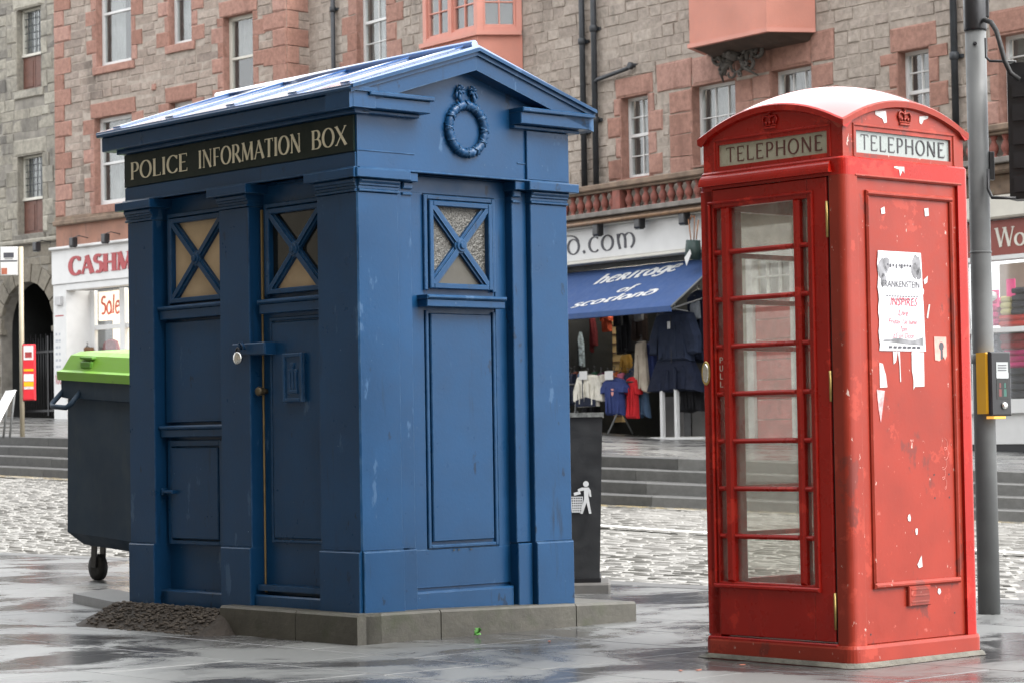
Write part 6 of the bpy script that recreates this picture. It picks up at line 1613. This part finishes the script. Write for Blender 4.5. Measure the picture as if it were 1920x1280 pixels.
# ================================================================== LITTER BIN
bp = at_ground(1112, 1092, .07)
LBn = thing('litter_bin', 'black square litter bin with silver litter symbol', 'litter bin', (bp.x-.215, bp.y+.3, 0), math.radians(-2))
m = MB(); m.box(-.34, .34, -.30, .30, -.02, .07, .015); m.build('base', surf('dark_base', (.07, .067, .062), .8, .2, 8, 50, .3), LBn)
def taper(z0, z1, h0, h1, name, mat, d0=.26, d1=.27):
    m = MB(); m.add([(sx*h, sy*d, z) for z, h, d in ((z0, h0, d0), (z1, h1, d1)) for sx, sy in ((-1, -1), (1, -1), (1, 1), (-1, 1))], [(0, 1, 2, 3), (4, 5, 6, 7), (0, 1, 5, 4), (1, 2, 6, 5), (2, 3, 7, 6), (3, 0, 4, 7)]); return m.build(name, mat, LBn)
zt = 1.185
taper(.07, .10, .278, .278, 'foot_band', black); taper(.10, zt-.03, .27, .305, 'bin_body', surf('bin_black', (.010, .011, .012), .45, .2, 3, 60, .2)); taper(zt-.03, zt, .315, .315, 'top_slab', surf('speckled_granite', (.10, .105, .10), .4, .6, 40, 60, .1), .29, .29)
# litter symbol on the front
sy = lambda x, z, o: (x*1.0, -.272-o-.010*(z-.1), z)
m = MB(sy); cx, cz, k = .165, .565, .19
def sp2(pts): m.prism([(cx+x*k, cz+z*k) for x, z in pts], -.004, .003)
sp2([(.13+.10*math.cos(i*PI/7), .80+.10*math.sin(i*PI/7)) for i in range(14)])
sp2([(-.16, .62), (-.02, .68), (.22, .68), (.29, .58), (.31, .36), (.25, .36), (.22, .52), (.21, .36), (.30, -.22), (.22, -.22), (.14, .16), (.0, -.22), (-.08, -.22), (.06, .30), (.06, .58), (-.14, .55)])
sp2([(-.30, .50), (-.08, .56), (-.05, .46), (-.28, .40)])
for i in range(6): x = -.40+.075*i; sp2([(x+.02*(2.5-i)*-.3, .36), (x+.03+.02*(2.5-i)*-.3, .36), (x+.03+.012*(2.5-i), -.18), (x+.012*(2.5-i), -.18)])
m.build('litter_symbol', surf('silver_print', (.45, .46, .46), .5, .1, 10, 10, 0), LBn)
m = MB(sy)
for i in range(7): z = .34-.085*i; a = -.41+.01*i; m.prism([(cx+a*k, cz+z*k), (cx+(.02-.012*i)*k, cz+z*k), (cx+(.02-.012*i)*k, cz+(z+.028)*k), (cx+a*k, cz+(z+.028)*k)], -.004, .0035)
m.build('litter_symbol', MATS['silver_print'], LBn)

# ================================================================== SIGNAL POLE
pp = at_ground(1855, 1150, 0)
SP = thing('signal_pole', 'grey steel traffic signal pole right of the phone box', 'signal pole', (pp.x, pp.y, 0))
m = MB(); m.lathe([(.062, 0), (.060, 1.60), (.0598, 1.605), (.0585, 2.13), (.0585, 3.28)], (0, 0), 24); m.build('pole', steel, SP)
m = MB(); m.lathe([(.064, 3.28), (.066, 3.29), (.066, 3.9)], (0, 0), 24); m.build('sleeve', black, SP)
m = MB(); m.lathe([(.061, 1.40), (.066, 1.405), (.066, 1.45), (.061, 1.455)], (0, 0), 24); m.lathe([(.0605, 2.02), (.062, 2.022), (.062, 2.03), (.0605, 2.032)], (0, 0), 24); m.build('band', steel, SP)
m = MB(); m.lathe([(.008, -.07), (.012, -.058), (.012, -.05)], (-.015, 3.20), 10, 'y'); m.build('bolt_hole', black, SP)
hz0, hz1 = at_depth(1890, 372, 13.2).z, at_depth(1890, 115, 13.2).z
SH = thing('traffic_light', 'black three-lamp traffic light seen from its back edge', 'traffic light', (pp.x+.10+.225, pp.y-.15, hz0), math.radians(150))
m = MB(); m.fbox(-.16, .16, 0, hz1-hz0, -.09, .06, .02)
for k in range(5): m.fbox(-.13, .13, .04+(hz1-hz0-.1)*k/5, .04+(hz1-hz0-.1)*k/5+.09, -.105, -.09, .01)
m.build('housing', black, SH)
h3 = (hz1-hz0)/3
for k, cname in enumerate(((.05, .2, .06), (.3, .16, .02), (.3, .02, .02))):
    m = MB(); m.lathe([(.09, -.062), (.085, -.07), (.05, -.085), (.005, -.09)], (0, h3*(k+.5)), 16, 'y'); m.build('lens', surf('lens%d' % k if False else 'signal_lens_'+'gar'[k], cname, .2, .1, 5, 10, 0), SH)
    m = MB(); pts = [( .105*math.cos(math.radians(a)), h3*(k+.5)+.105*math.sin(math.radians(a))) for a in range(-20, 201, 20)]
    vs = []
    for x, z in pts: vs += [m.map(x, z, .06), m.map(x*.95, z+.01, .2), m.map(x*.96, z, .06), m.map(x*.91, z+.01, .2)]
    m.add(vs, [(4*i, 4*i+1, 4*i+5, 4*i+4) for i in range(len(pts)-1)] + [(4*i+2, 4*i+3, 4*i+7, 4*i+6) for i in range(len(pts)-1)], True); m.build('visor', black, SH)
def spm(px, py, Y): q = at_depth(px, py, Y); return (q.x-pp.x, q.z, -(q.y-pp.y))
m = MB(); m.tube([spm(1848, 72, 13.35), spm(1849, 108, 13.35), spm(1856, 115, 13.3), spm(1905, 116, 13.25)], .008, 6); m.build('bracket', black, SP)
m = MB(); m.tube([spm(1853, 318, 13.35), spm(1853, 355, 13.35), spm(1860, 371, 13.3), spm(1905, 372, 13.25)], .010, 6); m.fbox(.055, .085, spm(0, 365, 13.35)[1], spm(0, 312, 13.35)[1], -.02, .03); m.build('bracket', black, SP)
m = MB(); m.tube([spm(1846, 38, 13.38), spm(1858, 42, 13.3), spm(1868, 58, 13.25), spm(1876, 85, 13.22), spm(1884, 115, 13.2), spm(1895, 138, 13.2), spm(1912, 150, 13.2)], .014, 8); m.build('cable', rubber, SP)
m = MB(); m.fbox(.05, .075, spm(0, 60, 13.38)[1], spm(0, 16, 13.38)[1], -.03, .03); m.build('cable_gland', black, SP)
q = at_depth(1858, 775, 13.3); hb = at_depth(1858, 660, 13.3).z-q.z
PU = thing('crossing_button', 'yellow and black pedestrian crossing push button unit', 'push button', (q.x, q.y, q.z), math.radians(30))
m = MB(); m.fbox(-.012, .135, 0, hb, -.10, -.012, .012); m.build('case', yellow, PU)
m = MB(); m.fbox(-.004, .145, -.012, hb+.004, -.012, .012, .008); fc = m.build('front_plate', black, PU)
m = MB(); m.fbox(.035, .12, hb*.58, hb*.84, .012, .014, 0); m.build('instruction_panel', surf('grey_label', (.32, .34, .34), .4, .1, 20, 10, 0), fc)
m = MB(); m.fbox(.035, .12, hb*.58, hb*.67, .0143, .0153, 0); m.build('wait_panel', surf('pale_label', (.60, .64, .66), .4, .05, 20, 10, 0), fc)
m = MB(); 
for z_ in (.70, .74, .78): m.fbox(.045, .108, hb*z_, hb*(z_+.015), .0143, .015, 0)
m.build('label_text', ink, fc)
m = MB(); m.fbox(.035, .12, hb*.24, hb*.56, .012, .0135, 0); m.build('symbol_panel', darkp, fc)
for sx, mt in ((.05, surf('dim_red_man', (.12, .03, .03), .4, .1, 10, 10, 0)), (.085, surf('dim_green_man', (.02, .09, .07), .4, .1, 10, 10, 0))):
    m = MB(); m.fbox(sx, sx+.02, hb*.28, hb*.40, .0137, .0142, 0); m.fbox(sx+.004, sx+.016, hb*.42, hb*.50, .0137, .0142, 0); m.build('figure', mt, fc)
m = MB(); m.lathe([(.022, -.012), (.022, -.018), (.014, -.026), (.004, -.028)], (.088, hb*.13), 16, 'y'); m.build('button', chrome, fc)
m = MB(); m.fbox(.02, .11, -.028, -.013, -.06, .0, .004); m.build('tactile_cone', amber, PU)
# ================================================================== SMALL THINGS ON THE GROUND
wd = Mw @ Vector((.17, .62, -.14)); t = thing('weed', 'small green weed at the foot of the mossy kerb stones', 'weed', (wd.x, wd.y, 0))
m = MB()
for i in range(14):
    a = random.random()*2*PI; l = random.uniform(.015, .035); z = random.uniform(.005, .04); x, y = math.cos(a), math.sin(a)
    m.add([(0, 0, z*.4), (x*l*.5-y*.012, y*l*.5+x*.012, z+.01), (x*l, y*l, z), (x*l*.5+y*.012, y*l*.5-x*.012, z+.01)], [(0, 1, 2, 3)])
m.build('leaf', leafm, t)
for i, (px, py, lbl) in enumerate(((1030, 1201, 'orange scrap on the paving right of the blue box base'), (1276, 1256, 'orange scrap on the paving left of the phone box foot'), (1392, 1245, 'orange scrap beside the front of the red plinth'), (505, 1158, 'orange scrap beside the dark kerb stone face'), (1310, 1255, 'tiny orange scrap near the phone box corner'))):
    q = at_ground(px, py, .006); m = MB(); s_ = random.uniform(.007, .013)
    m.box(-s_*1.4, s_*1.4, -s_*.6, s_*.6, 0, .004, .002); o = m.build('litter_scrap', orange, None, (q.x, q.y, .004), random.random()*3); tag(o, lbl, 'litter', 'orange scraps on the paving')
